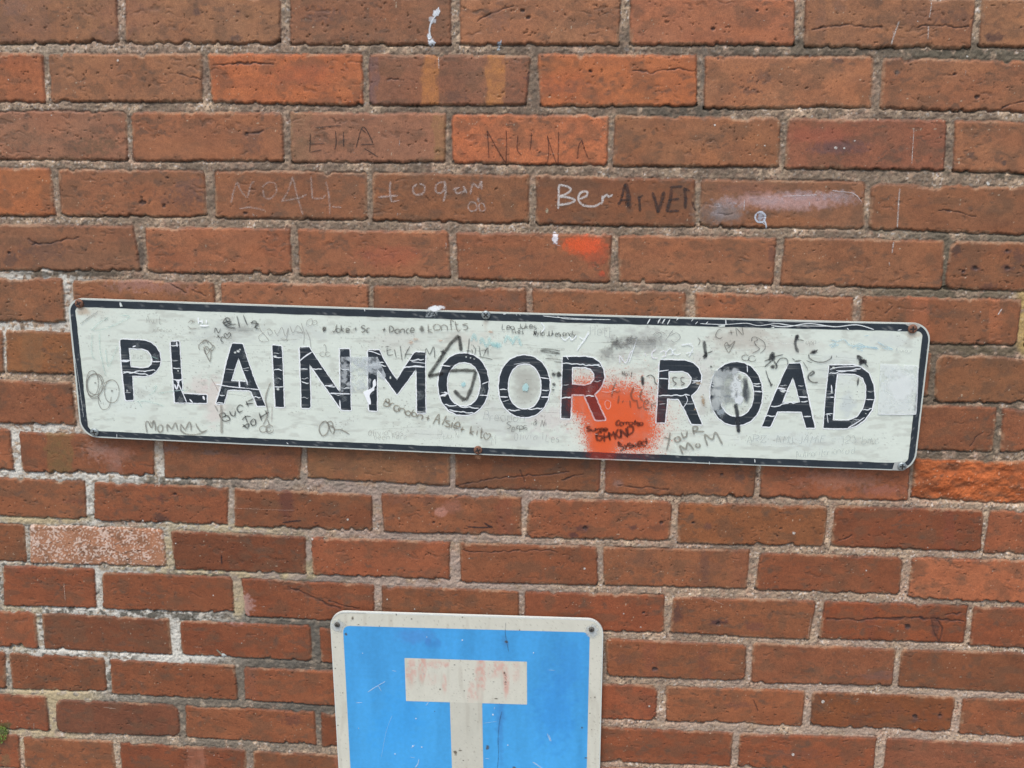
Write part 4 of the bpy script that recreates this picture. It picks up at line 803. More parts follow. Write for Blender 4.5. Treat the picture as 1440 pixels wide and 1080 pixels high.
write(g_, 'C', 'Olivia was', 80, 868, 38, 2.6, PENC, .8, wide=.9, ang=-2); write(g_, 'C', 'been here', 120, 892, 34, 2.6, PENC, .8, wide=.9, ang=-3)
write(g_, 'C', 'Breadon', 808, 768, 58, 2.4, (160,164,162), .75, ang=2); write(g_, 'D', 'Olivia T', 150, 890, 46, 2.4, PENC, .7); write(g_, 'D', 'Les', 350, 905, 46, 3, PENC, .7)
write(g_, 'C', 'Mau N', 520, 880, 46, 2.2, (190,192,184), .7, ang=2); write(g_, 'C', 'M', 860, 915, 60, 2.6, (176,178,172), .6)
done(g_)
g_ = group('grey brown names with a heart sloping down to the right')
write(g_, 'C', 'Brandon', 178, 672, 52, 7.5, (126,116,100), .85, ang=22, wide=1.0, gap=.24); write(g_, 'C', '+', 438, 772, 56, 8, (126,116,100), .85, ang=15); write(g_, 'C', 'Alsie', 492, 782, 66, 8, (126,116,100), .85, ang=16, wide=1.0, gap=.2); write(g_, 'C', '+ kit', 655, 848, 58, 8, (126,116,100), .85, ang=10, wide=.95); write(g_, 'C', '<', 806, 890, 52, 6, (126,116,100), .8, ang=8, wide=1.3)
done(g_)
g_ = group('thin black words across the tops of the M and O')
for p in ([(200,310),(205,355),(240,352)], [(188,305),(215,300)], [(195,330),(228,320)], [(245,318),(258,372)], [(283,298),(295,392)], [(345,300),(320,345),(310,380)], [(310,350),(360,352)], [(440,358),(448,315),(470,350),(495,305),(502,378)], [(708,352),(715,300),(720,250)], [(735,318),(742,340)], [(740,290),(760,322),(752,355)], [(782,298),(790,362)], [(790,330),(835,322)], [(808,365),(835,310),(838,358)], [(700,328),(735,332)], [(780,365),(830,375),(868,385)]): g_.stroke(T('C', p), 1.3, (62,60,58), .85, dry=.5)
done(g_)
g_ = group('heavy black marker zigzag arrow over the first O')
for p in ([(668,330),(662,280),(655,235)], [(655,232),(600,285),(540,375),(462,488)], [(460,490),(510,480),(556,472)], [(590,456),(680,452),(762,456)], [(762,460),(735,560),(705,632),(695,640)], [(695,642),(660,618),(624,580)]): g_.stroke(T('C', p), 4.2, (38,36,34), .93, smooth=False, dry=.35, taper=.3)
for p in ([(535,330),(575,345)], [(545,350),(560,320)], [(520,400),(528,380)]): g_.stroke(T('C', p), 2.4, INKB, .8)
done(g_)
g_ = group('small dark scribbled name right of the first O')
write(g_, 'D', 'Serps', 102, 828, 46, 4, (100,98,94), .8, wide=.9, gap=.15, jit=.09); write(g_, 'D', '& Ni', 270, 808, 44, 4, (120,118,112), .75)
for p in ([(225,815),(190,828),(160,815)], [(340,745),(348,740)]): g_.stroke(T('D', p), .9, INKD, .7)
done(g_)
g_ = group('small neat black pen lines under the top border')
write(g_, 'D', 'Leo Jukes', 72, 192, 34, 4.6, INKB, .9, wide=1.05, ang=-1); write(g_, 'D', 'likes', 132, 220, 28, 4.6, INKB, .9, wide=.9, ang=2); write(g_, 'D', 'Kyla Jukes andy', 270, 232, 32, 4.6, INKB, .9, wide=.85, ang=1, gap=.22); write(g_, 'D', 'N', 272, 230, 30, 5, INKB, .9)
done(g_)
g_ = group('white paint marker swirls on the upper edge', mat=MAT_PAINT)
for p in ([(320,150),(340,185),(315,215)], [(445,240),(470,262),(500,240),(512,262),(545,232)], [(620,205),(600,250),(570,290),(545,328)], [(560,240),(590,255),(625,215)]): g_.stroke(T('D', p), 1.7, (244, 248, 246), .9)
for p in ([(815,355),(818,410)], [(818,360),(855,405),(885,340),(905,325)], [(975,340),(982,362)], [(1048,320),(1022,340),(1025,372),(1058,375)], [(1070,340),(1100,330),(1108,360),(1080,368)]): g_.stroke(T('D', p), 1.5, (236, 234, 236), .85)
for p in ([(250,300),(280,270),(300,300),(270,310)], [(320,270),(290,290),(320,310),(350,300)], [(350,250),(400,245),(425,265),(400,320)], [(380,300),(430,290)], [(20,360),(40,300),(70,205)], [(350,245),(420,238)]): g_.stroke(T('E', p), 1.4, (238, 242, 240), .85)
done(g_)
g_ = group('black bars and blots before the R')
for p in ([(312,325),(370,330),(442,346)], [(318,318),(380,320),(438,330)], [(315,330),(360,340),(440,350)], [(345,378),(400,380),(455,388)], [(350,355),(390,362)], [(400,398),(452,403)]): g_.stroke(T('D', p), 1.5 if p[0][1] < 340 else .9, INKB, .85, dry=.5)
for x, y, rx, ry in ((400,478,14,16),(430,484,16,16),(432,470,12,8),(402,542,14,11),(396,575,12,6),(390,455,4,4)): g_.blob(*T('D', [(x,y)])[0], rx/4.5, ry/4.5, INKB, .92, .5, .6, ang=20)
done(g_)
g_ = group('grey ink smears with faint pencil letters', mat=MAT_PAINT)
for x, y, rx, ry, a in ((800,265,12,5,.3),(830,290,18,6,.28),(905,262,22,6,.25),(960,285,30,8,.2),(1030,250,14,5,.25),(780,300,10,5,.28),(740,345,10,10,.3),(880,250,6,4,.6)): g_.blob(*T('D', [(x,y)])[0], rx, ry, (122,120,116), a, .7, .1)
for p in ([(790,262),(845,275)], [(755,270),(790,280),(845,312)], [(850,290),(905,275)], [(900,255),(930,245)], [(780,228),(785,234)]): g_.stroke(T('D', p), 1.8, (92,90,88), .5, dry=.9)
write(g_, 'D', 'Hett', 632, 232, 60, 2.2, (176,180,178), .8)
for p in ([(170,185),(200,165),(230,185),(200,205)], [(250,220),(300,150)], [(280,190),(320,170),(345,200),(310,230),(285,215)], [(1040,225),(1080,210),(1110,225)]): g_.stroke(T('E' if p[0][0] < 1000 else 'D', p), .8, (150,150,146), .7)
done(g_)
g_ = group('dark stroke letters running into the R of the second word')
write(g_, 'D', 'Nait', 832, 488, 30, 5, (80,70,64), .8)
for p in ([(956,485),(962,548)], [(985,495),(1010,482),(1035,500),(1040,530),(1058,545)]): g_.stroke(T('D', p), 1.6, (64,60,56), .85)
g_.stroke(T('D', [(960,490),(963,545)]), 4.2, INKB, .85)
for p in ([(325,455),(300,452),(300,475),(318,490),(300,508)], [(372,455),(350,455),(352,478),(370,492),(348,505)]): g_.stroke(T('E', p), 1.3, (84,80,76), .85)
done(g_)
g_ = group('grey marker words YOUR MOM under the R')
for p in ([(240,830),(285,845)], [(280,800),(272,860),(258,915)], [(320,830),(308,845),(322,862),(345,850),(338,830),(320,830)], [(350,800),(365,835),(385,825),(388,790)], [(432,815),(425,768),(452,765),(448,785),(425,792)], [(430,795),(497,795)], [(362,940),(342,885),(378,905),(392,868),(432,910)], [(452,870),(442,885),(456,896),(470,885),(460,868)], [(518,888),(500,815),(548,845),(568,800),(612,878)]): g_.stroke(T('E', p), 2.2, (136,132,120), .85, smooth=len(p) > 4)
done(g_)
g_ = group('pen initials with a small heart above the second O')
write(g_, 'E', 'C +N', 575, 212, 56, 4.2, INKD, .85, ang=-9, wide=1.2)
for p in ([(652,300),(625,250),(640,232),(656,252),(690,222),(672,262),(652,300)], [(630,250),(670,245)], [(640,270),(665,255)], [(455,200),(470,222),(458,250)]): g_.stroke(T('E', p), 1.1, (110,106,98), .8)
done(g_)
g_ = group('thin pen loops doodle above the second O')
for p in ([(795,225),(800,200),(825,198),(832,218),(812,228),(830,255),(845,275),(800,300)], [(832,200),(875,230),(880,270),(850,300)], ell(758,328,24,18,10), ell(800,334,24,18,10)): g_.stroke(T('E', p), 1.0, (96,94,90), .85)
done(g_)
g_ = group('black ink splashes and hooked strokes above ROAD')
for t, p, wd in [('E',[(495,220),(502,280),(510,325)],4.6),('E',[(515,300),(550,285)],1.8),('E',[(485,322),(500,312)],1.6),('E',[(925,290),(935,325),(925,350)],5),('E',[(930,325),(975,312),(998,308)],1.6),('E',[(925,345),(890,375),(878,388)],1.8),('E',[(935,345),(955,380),(945,400)],2.2),('E',[(875,350),(915,335)],1.6),('E',[(948,375),(975,335),(1010,332),(1025,350),(1020,378)],1.3),('E',[(885,405),(905,470),(922,500)],1.2),
  ('F',[(188,182),(172,225),(178,265),(192,295)],3.8),('F',[(165,215),(205,215),(228,222)],1.4),('F',[(262,300),(290,292),(315,277)],2.6),('F',[(258,302),(262,330),(300,352),(350,355),(395,335),(403,312)],1.4),('F',[(285,410),(255,440),(262,470),(290,485),(318,482)],1.9),('F',[(280,410),(290,425),(262,445)],2.6),('F',[(562,315),(588,345),(580,375)],5),('F',[(560,312),(600,330)],2.5),('F',[(590,345),(620,345)],3),('F',[(600,350),(635,388)],1.8),('F',[(572,455),(565,505)],2.2),
  ('F',[(150,330),(170,345)],1.6),('F',[(165,352),(212,345)],2),('F',[(240,345),(280,362)],1.2),('F',[(430,315),(436,322)],2),('F',[(0,455),(20,498)],1.6),('F',[(218,350),(245,390),(250,410)],1)]: g_.stroke(T(t, p), wd*.95, (38,38,42), .9, dry=.35, taper=.8)
for t, x, y, rx, ry in [('E',920,320,4,6),('E',930,385,3,4),('E',505,310,3,5),('F',186,195,3,3),('F',595,352,5,4),('F',610,350,4,3),('F',290,290,4,3),('E',920,500,2,2),('E',540,385,1.5,1.2)]: g_.blob(*T(t, [(x,y)])[0], rx, ry, (38,38,42), .9, .5, .5, ang=30)
write(g_, 'F', 'opp', 240, 245, 34, 2.6, (130,128,124), .7)
done(g_)
g_ = group('faint pencil line of words under ROAD')
write(g_, 'E', 'ARZ', 765, 862, 46, 2.8, (176,182,178), .85, wide=1.2); write(g_, 'F', 'AMJ JAMIE = 123 bmc', 52, 868, 48, 2.8, (174,182,178), .85, wide=1.1)
write(g_, 'F', 'Authoritarianzoid', 180, 958, 42, 2.4, (178,188,184), .8, ang=-4.5, wide=.8, gap=.2)
write(g_, 'F', 'Ahmour', 808, 298, 28, 2.4, (176,180,178), .7)
done(g_)
g_ = group('pale blue crayon scribble in the upper right')
for p in ([(385,250),(430,235),(400,262),(450,245)], [(395,215),(440,225),(480,212),(520,250),(600,258)], [(530,265),(580,240),(610,262),(560,270),(600,285)], [(600,255),(690,265),(640,262)], [(690,225),(730,250),(790,275),(740,270),(720,262)], [(610,190),(640,186)], [(560,250),(700,272)]): g_.stroke(T('F', p), 1.4, (152,196,214), .6, dry=.7)
for p in ([(730,270),(750,225),(765,270)], [(790,285),(800,250),(830,300),(850,240)], [(860,290),(900,300)], [(940,280),(960,240),(990,270)], [(990,290),(1020,240),(1050,300)]): g_.stroke(T('C', p), 3.6, (170,218,218), .55, dry=.6)
g_.blob(*T('C', [(870,285)])[0], 8, 4, (168,214,212), .5, .5, .3); g_.blob(*T('C', [(910,295)])[0], 5, 4, (160,214,218), .5, .5, .3)
g_.blob(*T('C', [(683,540)])[0], 3, 4, (176,220,222), .8, .5, .5); g_.blob(*T('D', [(222,560)])[0], 4.6, 6, (186,222,218), .95, .35, .7)
for p in ([(150,250),(200,210),(255,172)], [(220,290),(270,240),(325,208)], [(210,280),(260,290),(330,270),(420,230),(460,200),(400,195)], [(225,310),(220,400),(230,460),(250,470)], [(310,410),(325,520),(350,470),(385,390)], [(270,300),(275,420),(310,580)], [(500,740),(560,738),(620,750),(680,772)], [(520,745),(540,780)], [(585,700),(620,670),(630,640),(600,660)], [(640,690),(700,680),(780,670),(850,668)], [(580,450),(640,470)]): g_.stroke(T('A', p), 1.2, (168,204,194) if p[0][0] > 200 else (160,166,162), .6, dry=.8)
g_.stroke(T('A', [(150,248),(200,212),(258,172)]), 1.3, (140,142,138), .6, dry=.6); g_.stroke(T('A', [(225,850),(300,852),(365,845)]), 1.5, (176,180,174), .6, dry=.8); g_.stroke(T('A', [(300,230),(322,208)]), 1.6, (120,130,128), .6)
done(g_)

# spray paint: a solid coat under the letters' level and a thin veil over them
def spray_a(gx, gy, al=None, k=1.0):
    def G(cx, cy, rx, ry, p=1.0): return np.exp(-((((gx-cx)/rx)**2+((gy-cy)/ry)**2)**p))
    d = 1.0*G(872, 574, 31, 27, 1.2) + .9*G(850, 602, 25, 28, 1.2) + .95*G(824, 562, 24, 22, 1.2) + 1.0*G(846, 632, 17, 28, 1.4) + .55*G(894, 604, 24, 24, 1.2)
    d = d + .34*G(872, 580, 66, 56, 1.0) + .26*G(880, 585, 92, 80, 1.0) + .25*G(900, 622, 34, 34) + .15*G(815, 535, 30, 24)
    t = TAB[2]; n = t[(gy/0.85).astype(int) & 255, (gx/0.85).astype(int) & 255]*.55+t[(gy/1.7).astype(int) & 255, (gx/1.6).astype(int)+90 & 255]*.45
    p = np.clip((d-0.10)*0.95, 0, 1.6)
    return np.clip(0.9*sstep(-0.16, 0.22, p-n)+.42*sstep(.0, .75, p)+sstep(.9, 1.5, p), 0, 1)*k*(0.93-0.25*fbm(gx/9, gy/9, 12, 3)*(1-sstep(.9, 1.5, p)))
gx, gy = np.meshgrid(np.arange(768, 985, 0.6), np.arange(490, 662, 0.6))
g_ = Ink(HP, 0.00028, MAT_PAINT); g_.label = 'orange spray paint blast over the R'
core = sstep(0.2, 1, fbm(gx/16, gy/16, 3, 2)); cc = lin((236, 96, 38))*(1-0.25*core[..., None])+lin((214, 78, 30))*0.25*core[..., None]
lim = 1.0*(gy < 637.5+(gx-860)*.04)
a_ = spray_a(gx, gy); g_.grid(gx, gy, cc, a_*np.clip(lim, 0, 1)*0.96)
gl = Ink(HL, 0.00045, MAT_PAINT)
gx2, gy2 = np.meshgrid(np.arange(785, 945, 0.9), np.arange(505, 668, 0.9)); cov = spray_a(gx2, gy2)*0.42
msk = np.zeros(gx2.size, bool); P = np.stack([gx2.ravel(), gy2.ravel()], -1)
for li in (8, 9):
    for ddx, ddy in ((0, 0), (1.7, 0), (-1.7, 0), (0, 1.7), (0, -1.7)): msk |= inside(P+np.array([ddx, ddy]), polys[li])
bandm = (gy2 > 636.5+(gx2-860)*.04) & (gy2 < 646.5+(gx2-860)*.038); msk = (msk.reshape(gx2.shape) | bandm)
gl.grid(gx2, gy2, (196, 58, 24), cov*msk)
g_.V += gl.V; g_.F += [f+g_.n for f in gl.F]; g_.c += gl.c; g_.a += gl.a
o = g_.build('spray_paint', sign, g_.label)
g_ = group('grey brown marker letters over the orange spray')
for t, p, wd in [('D',[(790,525),(775,570),(765,620)],2.2),('D',[(765,575),(800,590),(820,580)],1.6),('D',[(812,610),(805,665)],2.2),('D',[(832,660),(840,640)],2),('D',[(905,560),(888,605),(900,640),(930,645)],2.3),('D',[(960,570),(945,620),(965,650)],2.2),('D',[(880,640),(886,690)],1.8),('D',[(925,640),(935,690),(960,680)],1.8),('D',[(975,672),(1000,655),(985,640),(968,665),(975,695),(1008,695)],1.8),('D',[(1015,660),(1020,700)],1.8),('D',[(1018,672),(1050,655)],1.8)]: g_.stroke(T(t, p), wd, (118,84,66), .72, dry=.4)
for t, txt, x, y, s_, wd, ang, wdt in [('D','Suvee',608,838,30,11,-1,1.45),('D','Carrotso',792,802,30,11,-2,1.3),('D','ISHMOND',662,912,54,12,-12,1.1),('D','+',795,925,36,10,0,1.2),('D','Syswed',815,958,44,11,-12,1.1)]: write(g_, t, txt, x, y, s_, wd, (88,38,24), .88, ang=ang, wide=wdt, gap=.1, jit=.1)
for p in ([(700,585),(750,590),(800,570)], [(735,640),(722,660),(735,695),(755,690),(758,655),(735,640)], [(765,600),(775,590)], [(655,855),(680,858)], [(905,725),(915,730)], [(795,548),(835,552)], [(840,590),(850,605)]): g_.stroke(T('D', p), .9, (240,200,186), .8, dry=.5)
done(g_)

# torn sticker residue
def film(q, col, a, thr, label, name='sticker_residue', gs=4.0, sd_=31, edge=.25, step=.8, base=.25, rim=.5):
    nx = int((q[1][0]-q[0][0])/step)+2; ny = int((q[3][1]-q[0][1])/step)+2
    U, V_ = np.meshgrid(np.linspace(0, 1, nx), np.linspace(0, 1, ny)); gx, gy = quad_uv(q, U, V_)
    n = fbm(gx/gs, gy/gs, sd_, 3); al = a*(base+(1-base)*sstep(thr-.12, thr+.12, n))
    bd = np.minimum(np.minimum(U*nx, (1-U)*nx), np.minimum(V_*ny, (1-V_)*ny))*step; al = np.maximum(al, rim*a*(bd < 1.2))
    s_ = Ink(HL, 0.0005, MAT_PAINT); s_.label = label; s_.grid(gx, gy, col, al); return s_
s_ = film([(1237.5,511),(1291,513.5),(1288,582.5),(1234,582)], (230,235,228), .8, .38, 'white torn square of paper residue right of the D', gs=9, base=.55); 
s_.blob(1266, 545, 24, 28, (238,242,236), .75, .4, .2, grain=9)
s_.stroke([(1234.5,582),(1260,582.6),(1288,582.5)], .9, (244,246,246), .9); s_.stroke([(1291,514),(1290,545),(1288,582)], 1.0, (240,242,242), .8)
for x, y, rx, ry, a in ((1262,540,6,18,.45),(1268,560,5,12,.4),(1250,530,5,10,.3),(1275,525,6,4,.4),(1247,515,5,3,.5)): s_.blob(x, y, rx, ry, (206,214,210), a, .6, .05, grain=7)
done(s_, name='sticker_residue')
s_ = film([(479,501.5),(531,501.8),(543,528),(540,534)], (206,212,212), .7, .45, 'pale sticker residue between the N and the M', gs=5, base=.35, rim=.3)
s_.grid(*(lambda G: (G[0], G[1], (212,217,216), .55*sstep(.3, .7, fbm(G[0]/5, G[1]/5, 3, 3))*(G[0] < 520+3*vnoise(G[1]/3, G[1]*0, 2))))(np.meshgrid(np.arange(480, 524, .8), np.arange(502, 552, .8))))
done(s_, name='sticker_residue')
s_ = Ink(HL, 0.0009, MAT_PAINT); s_.label = 'torn scrap of white paper on the M'
P = catmull(T('C', [(125,508),(110,525),(108,560),(70,580),(50,592),(62,620),(75,650),(88,668),(98,664),(96,640),(90,612),(105,588),(118,580),(120,560),(130,545)]), True, 5)
g0 = np.array(P); ctr = g0.mean(0); n = len(g0)
tri = np.array(tessellate_polygon([[Vector((a, b, 0)) for a, b in g0]])); s_.put(g0[:, 0], g0[:, 1], tri, (246,248,247), .98)
s_.blob(*T('C', [(105,598)])[0], 3, 2.2, (90,96,98), .7, .5, .5); done(s_, name='paper_scrap')
s_ = Ink(HL, 0.0006, MAT_PAINT); s_.label = 'whitish paint blotch with black drip over the second O'
s_.blob(*T('E', [(590,470)])[0], 13, 14, (202,207,203), .85, .45, .4, grain=6); s_.blob(*T('E', [(600,540)])[0], 15, 24, (208,212,206), .8, .5, .3, grain=6); s_.blob(*T('E', [(570,620)])[0], 9, 14, (196,201,197), .7, .6, .2, grain=5)
s_.blob(*T('E', [(640,430)])[0], 17, 8, (184,189,186), .75, .6, .2, grain=4); s_.blob(*T('E', [(650,520)])[0], 12, 24, (160,164,160), .55, .5, .2, grain=6); s_.blob(*T('E', [(600,670)])[0], 6, 6, (180,190,194), .6, .6, .2, grain=3)
s_.blob(*T('E', [(700,520)])[0], 9, 22, (222,226,222), .9, .4, .5, grain=5); s_.blob(*T('E', [(715,590)])[0], 7, 8, (226,230,228), .9, .4, .5, grain=4); s_.blob(*T('E', [(690,410)])[0], 6, 6, (206,210,208), .7, .5, .4, grain=4)
for x, y, rx, ry, col, a in ((757,525,4.5,17,(62,66,70),.8),(770,560,5,14,(96,102,106),.55),(748,480,3.5,8,(110,114,116),.5),(700,560,2,6,(130,134,134),.5),(640,570,6,2,(150,156,158),.5),(580,520,5,3,(150,156,158),.5),(720,450,3,4,(150,140,126),.5)): s_.blob(*T('E', [(x,y)])[0], rx, ry, col, a, .35, .15, grain=5)
s_.stroke(T('E', [(693,622),(705,680),(708,740),(714,792)]), 4.4, (46,50,54), .93, dry=.2, taper=.2); s_.blob(*T('E', [(714,790)])[0], 2.8, 2.6, (44,48,52), .95, .2, .8)
for x, y in ((710,462),(690,500),(720,470),(700,530)): s_.stroke(T('E', ell(x, y, 10, 8, 7)), .6, (130,130,124), .6, closed=True)
done(s_, name='paint_blotch')
s_ = Ink(HL, 0.0006, MAT_PAINT); s_.label = 'brown rust spots beside the second R'
for x, y, rx, ry, a in ((490,605,2.6,5.5,.7),(480,575,2,1.6,.5),(462,490,5,2,.6),(436,655,2,1.5,.6),(492,630,2,1,.5)): s_.blob(*T('E', [(x,y)])[0], rx, ry, (172,146,112), a, .5, .3, grain=2)
for x, y, rx, ry, a in ((855,210,4,2,.6),(350,275,4,3,.5),(380,255,4,2,.4),(540,266,3,1.5,.6)): s_.blob(*T('C', [(x,y)])[0], rx, ry, (196,160,136), a, .5, .2, grain=2)
done(s_, name='rust_spot')
# grey and white film patch on the top edge, bare corners, and the screws
s_ = Ink(HP, 0.0012, MAT_PAINT); s_.label = 'white paint daub on the top edge'
s_.blob(*T('C', [(500,62)])[0], 11, 4.2, (244,246,244), .97, .35, .7, ang=-4, grain=3); s_.blob(*T('C', [(545,52)])[0], 7, 2.2, (238,238,236), .8, .6, .4, ang=8, grain=2)
s_.grid(*(lambda G: (G[0], G[1], (150,156,156), .75*sstep(.35, .6, fbm(G[0]/1.6, G[1]/1.6, 3, 2))))(np.meshgrid(np.arange(598.5, 615.5, .8), np.arange(438, 446.5, .8))))
done(s_, name='paint_daub')
s_ = Ink(HP, 0.0006, MAT_PAINT); s_.label = 'bare metal patch round a corner screw'
P = np.array(T('F', [(785,1038),(800,990),(850,985),(870,1000),(885,1012),(868,1036),(850,1044)])); s_.put(P[:, 0], P[:, 1], np.array(tessellate_polygon([[Vector((a, b, 0)) for a, b in P]])), (176,178,172), .95); done(s_, name='bare_patch')
s_ = Ink(HP, 0.0006, MAT_PAINT); s_.label = 'bare metal patch round a corner screw'
P = np.array(T('F', [(868,118),(900,110),(945,112),(968,130),(940,152),(925,168),(900,150),(888,128)])); s_.put(P[:, 0], P[:, 1], np.array(tessellate_polygon([[Vector((a, b, 0)) for a, b in P]])), (178,172,162), .95); done(s_, name='bare_patch')
s_ = Ink(HP, 0.0007, MAT_PAINT); s_.blob(112.5, 429, 6, 5, (150, 112, 82), .6, .4, .2); s_.blob(672, 642, 5, 4, (146,108,80), .5, .4, .2); s_.build('rust_stain', sign)
for x, y, m_, a in ((111.5, 426.5, MAT_RUST, 30), (133.2, 607.6, MAT_ZINC, 10), (683.3, 442.8, MAT_ZINC, 45), (672.2, 632.8, MAT_RUST, 20), (1283.2, 462.4, MAT_RUST, 5), (1268.3, 655.6, MAT_ZINC, 0)): screw(sign, x, y, 6.2, HP+0.0008, m_, ang=a)

# ------------------------------------------------------------------ the blue dead end sign
HT = 0.0105
x0, z0 = unproj(660, 1330, HT)
tsign = thing('road_sign', (float(x0), -HT, float(z0)), 'blue square traffic sign with a white T and faded bar, below the long name sign', 'sign')
def ext(a, b, y): t = (y-a[1])/(b[1]-a[1]); return (a[0]+(b[0]-a[0])*t, y)
YB = 1330
TO = [(463.4, 859.6), (848.8, 871.4), ext((848.8, 871.4), (843.7, 1080), YB+6), ext((463.4, 859.6), (476, 1080), YB)]
TB = [(482.2, 880), (829.4, 889.4), ext((829.4, 889.4), (825.2, 1080), YB-14), ext((482.2, 880), (492.8, 1080), YB-20)]
def cream(gx, gy):
    c = np.empty(gx.shape+(3,)); c[:] = lin((206, 203, 186)); m = fbm(gx/12, gy/22, 0, 3)-0.5; c *= (1+0.10*m+0.05*(vnoise(gx/1.6, gy/1.6, 3)-.5))[..., None]
    st = sstep(.6, .75, fbm(gx/9, gy/50, 5, 2))*.3; c += (lin((176,168,150))-c)*st[..., None]
    dk = sstep(.88, .93, vnoise(gx/1.5, gy/1.5, 8)); c += (lin((120,108,88))-c)*(dk*.4)[..., None]; return c
OL = rounded(TO, 21, 0, 60)
slab('plate', OL, 0.006, HT, MAT_FACE, tsign, lin((206, 210, 202)))
TF = [(TO[0][0]+1.2, TO[0][1]+1.6), (TO[1][0]-1.2, TO[1][1]+1.6), (TO[2][0]-1.2, TO[2][1]-1), (TO[3][0]+1.2, TO[3][1]-1)]
v, f_, c = face_grid(TF, 20, 0, 1.2, HT+0.0001, cream); mesh_np('white_backing', v, f_, MAT_FACE, tsign, {'tint': ('FLOAT_COLOR', c)})
def blue(gx, gy):
    c = np.empty(gx.shape+(3,)); c[:] = lin((68, 156, 214)); t = sstep(900, 1080, gy)[..., None]*0.5
    c += (lin((70, 166, 224))-c)*t
    c *= (1+0.30*(fbm(gx/16, gy/70, 2, 3)-0.5)+0.06*(fbm(gx/5, gy/9, 7, 2)-0.5)+.03*(vnoise(gx/1.3, gy/1.3, 3)-.5))[..., None]
    smooth_mix(c, gx, gy, [(585, 895, 34, 14, (84,126,190), .4, .5), (710, 903, 7, 12, (60,100,150), .3, .6), (705, 1030, 5, 60, (60,118,176), .4, .5), (703, 1000, 10, 40, (60,120,180), .35, .5), (560, 1020, 50, 60, (56,158,226), .5, .6), (780, 1000, 40, 70, (44,130,204), .4, .5), (800, 940, 30, 50, (58,140,206), .4, .5), (610, 905, 20, 8, (56,110,180), .3, .5), (580, 1060, 40, 30, (70,166,228), .4, .6)])
    return c
v, f_, c = face_grid(TB, 8.5, 0, 1.2, HT+0.0003, blue); mesh_np('blue_panel', v, f_, MAT_BLUE, tsign, {'tint': ('FLOAT_COLOR', c)})
def bar_c(gx, gy):
    c = cream(gx, gy); n = fbm(gx/3.0, gy/5.0, 11, 3); k = np.zeros(gx.shape)
    for x, y, rx, ry, a in ((578,945,9,24,.8),(594,940,7,22,1),(612,934,14,7,.6),(627,934,6,5,.9),(625,962,4,16,.7),(663,975,7,18,.7),(676,948,9,30,1),(672,978,8,10,.7),(702,940,12,14,.9),(712,958,5,26,1),(725,944,8,18,.4),(605,955,14,10,.3),(690,945,14,12,.4)):
        k = np.maximum(k, a*(1-sstep(.5, 1.15, np.hypot((gx-x)/rx, (gy-y)/ry))))
    e = k*(.25+.75*sstep(.36, .66, n)); c += (lin((208,158,142))-c)*(e*.8)[..., None]
    e = (1-sstep(.3, 1.1, np.hypot((gx-711)/2.2, (gy-958)/14)))*sstep(.5, .6, vnoise(gx/1.2, gy/1.2, 5)); c += (lin((96,70,60))-c)*(e*.8)[..., None]
    return c
BQ = [(568.9, 925.3), (741, 930.5), (741.2, 990.8), (571, 985.8)]
v, f_, c = face_grid(BQ, 0.6, 0, 1.0, HT+0.0005, bar_c); o = mesh_np('cross_bar', v, f_, MAT_FACE, tsign, {'tint': ('FLOAT_COLOR', c)}); o['label'] = 'white top bar with worn pinkish streaks'
SQ = [(632.6, 986.5), (678, 987.8), ext((678, 988), (679.6, 1080), YB-14), ext((632.6, 987), (635.6, 1080), YB-14)]
v, f_, c = face_grid(SQ, 0.6, 0, 1.2, HT+0.00045, lambda a, b: cream(a, b)*0.90); mesh_np('stem', v, f_, MAT_FACE, tsign, {'tint': ('FLOAT_COLOR', c)})
tt = (460, 850, 3.6)
s_ = Ink(HT, 0.0008, MAT_PAINT); s_.label = 'pale scratches on the blue'
for p, wd in [([(205,443),(240,420),(295,388)],1.1),([(258,408),(275,438)],.8),([(145,496),(180,495)],.8),([(1040,795),(1070,815),(1092,832)],1.4),([(1115,652),(1130,690)],1.2),([(1125,660),(1135,692)],.8),([(465,780),(460,805),(445,825)],1.2),([(425,726),(445,708)],1.0),([(838,552),(840,562)],1.6),([(845,530),(850,518)],1.2),([(330,334),(350,336)],1.0),([(500,510),(515,492)],1),([(1120,330),(1155,332)],.6),([(800,778),(822,780)],.8),([(420,770),(445,775)],.6),([(275,770),(300,640),(330,560)],.4),([(790,600),(860,590)],.5)]: s_.stroke(T(tt, p), wd, (196, 222, 236), .75, dry=.5)
for x, y, r in ((685,179,1.2),(505,163,1.0),(450,576,1.3),(840,556,1.6),(180,245,.8),(1045,243,1.0),(480,720,1),(345,755,1),(435,715,1.4),(915,710,1),(160,625,.8),(490,350,.7)): s_.blob(*T(tt, [(x,y)])[0], r, r, (214,230,236), .85, .4, .6, step=.5)
done(s_, tsign, 'scratches', True)
s_ = Ink(HT, 0.0008, MAT_PAINT); s_.label = 'dark dirt marks'
